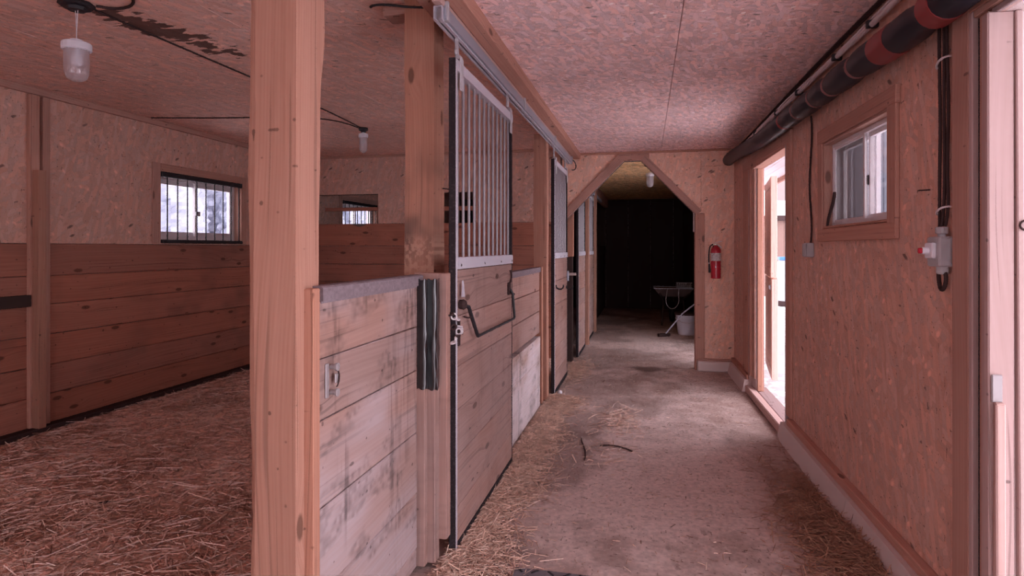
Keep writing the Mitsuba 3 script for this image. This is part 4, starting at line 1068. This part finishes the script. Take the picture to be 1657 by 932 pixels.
put(f'{sh}__roof', trimesh.convex.convex_hull(np.array([(2.7, 19.1, 2.345), (4.7, 19.1, 2.345), (2.7, 22.2, 2.345), (4.7, 22.2, 2.345), (2.7, 20.7, 2.9), (4.7, 20.7, 2.9)])), 'm_snow')
br = numbered('barrel')
lab(br, 'white plastic barrel with blue lid in the snow outside the far doorway', 'barrel')
put(f'{br}__body', at(lathe([(0, 0), (0.30, 0), (0.31, 0.03), (0.31, 1.02), (0.27, 1.08), (0, 1.09)], 28), 3.50, 16.1), 'm_cream', smooth=35)
put(f'{br}__lid', at(lathe([(0.2, 1.08), (0.29, 1.085), (0.29, 1.16), (0, 1.17)], 28), 3.50, 16.1), 'm_blue', smooth=35)
put(f'{br}__foot', at(lathe([(0.30, -0.06), (0.335, -0.06), (0.335, 0.07), (0.30, 0.075)], 28), 3.50, 16.1), 'm_iron', smooth=35)
bn = numbered('barn')
lab(bn, 'brown board barn far across the yard, seen through the screened window', 'barn')
for k in range(10):
    wbox(f'{bn}__plank', (5.0 + 0.3 * k, 5.29 + 0.3 * k, 20.5, 20.54, -0.1, 5.0), 'm_barn', 2)
put(f'{bn}__wall', box(5.0, 8.0, 20.54, 26, -0.1, 5.0, bev=0), 'm_barn')
put(f'{bn}__roof', trimesh.convex.convex_hull(np.array([(4.8, 20.3, 5.01), (8.2, 20.3, 5.01), (4.8, 26.2, 5.01), (8.2, 26.2, 5.01), (4.8, 23.2, 6.6), (8.2, 23.2, 6.6)])), 'm_snow')


def tree(x, y, h, label, seed, r0=0.12, conifer=False):
    R = np.random.default_rng(seed)
    t = numbered('tree')
    lab(t, label, 'tree')
    lean = R.normal(0, 0.04, 2)
    put(f'{t}__trunk', tube([(x, y, -0.3), (x + lean[0] * h * .5, y + lean[1] * h * .5, h * 0.5), (x + lean[0] * h, y + lean[1] * h, h)], [r0, r0 * .7, r0 * .15], 8), 'm_bark', smooth=True)
    bm = []
    for k in range(46):
        f = R.uniform(0.08, 0.97)
        b = np.array([x + lean[0] * h * f, y + lean[1] * h * f, h * f])
        a = R.uniform(0, 2 * np.pi); L = (1.1 - f) * h * R.uniform(0.15, 0.4)
        d = np.array([math.cos(a), math.sin(a), R.uniform(0.1, 0.9)])
        e = b + d * L
        bm.append(tube([b, b + d * L * .5 + R.normal(0, .05, 3), e], [r0 * .22, r0 * .14, r0 * .05], 4, caps=False))
        for _ in range(6):
            s = b + d * L * R.uniform(0.3, 1.0)
            q = d + R.normal(0, 0.7, 3)
            bm.append(tube([s, s + q * L * 0.35], [r0 * .08, r0 * .03], 3, caps=False))
    put(f'{t}__branches', cat(*bm), 'm_bark')


def spruce(x, y, h, seed):
    t = numbered('spruce_tree')
    lab(t, 'frosty spruce tree standing beyond the barred stall windows', 'tree', 'spruce trees beyond the stall windows')
    put(f'{t}__trunk', tube([(x, y, -0.3), (x, y, 0.75)], 0.10, 8), 'm_bark')
    n, k = 84, 36
    a = np.arange(k) * 2 * np.pi / k
    V = []
    for j in range(n + 1):
        f = j / n
        z = 0.6 + (h - 0.6) * f
        r = 0.86 * (1 - f) ** 0.8 * 1.0 + 0.01
        q = np.stack([np.cos(a) * 4.5 + seed, np.sin(a) * 4.5, np.full(k, z * 5.0)], 1)
        rr = r * (0.7 + 0.6 * meshkit.fbm(q, 3, seed=seed))
        V.append(np.stack([x + rr * np.cos(a), y + rr * np.sin(a), np.full(k, z)], 1))
    V = np.vstack(V)
    idx = np.arange((n + 1) * k).reshape(n + 1, k)
    nx_ = np.roll(idx, -1, 1)
    F = np.vstack([np.stack([idx[:-1], nx_[:-1], nx_[1:]], -1).reshape(-1, 3), np.stack([idx[:-1], nx_[1:], idx[1:]], -1).reshape(-1, 3)])
    put(f'{t}__foliage', trimesh.Trimesh(V, F, process=False), 'm_frost')


for k in range(7):
    spruce(-12.6 - 0.9 * (k % 2), 11.3 + 1.35 * k, 7.0 + (k * 37 % 5) * 0.3, 11 + k)
for k in range(8):
    spruce(-16.2, 13.0 + 1.75 * k, 8.6 + (k * 23 % 5) * 0.3, 61 + k)
for k in range(3):
    spruce(-13.5 - 0.5 * (k % 2), 23.0 + 1.7 * k, 7.5 + k * 0.2, 31 + k)
ws = numbered('siding_hut')
lab(ws, 'pale ribbed metal hut standing outside the right window', 'hut')
for k in range(10):
    put(f'{ws}__rib', box(2.64 + 0.17 * k, 2.68 + 0.17 * k, 8.59, 8.60, 0, 3.3, bev=.003), 'm_siding')
put(f'{ws}__wall', box(2.60, 4.32, 8.60, 9.9, -0.1, 3.3, bev=0), 'm_siding')
put(f'{ws}__roof', box(2.56, 4.40, 8.50, 10.0, 3.301, 3.42, bev=.02), 'm_snow')
for k, (x, y, h) in enumerate(((9.5, 17.0, 5), (13.0, 21.5, 6))):
    tree(x, y, h, ('bare frosty tree beyond the near doorway at the right edge', 'taller bare tree farther off beyond the near doorway')[k], 80 + k, 0.08)
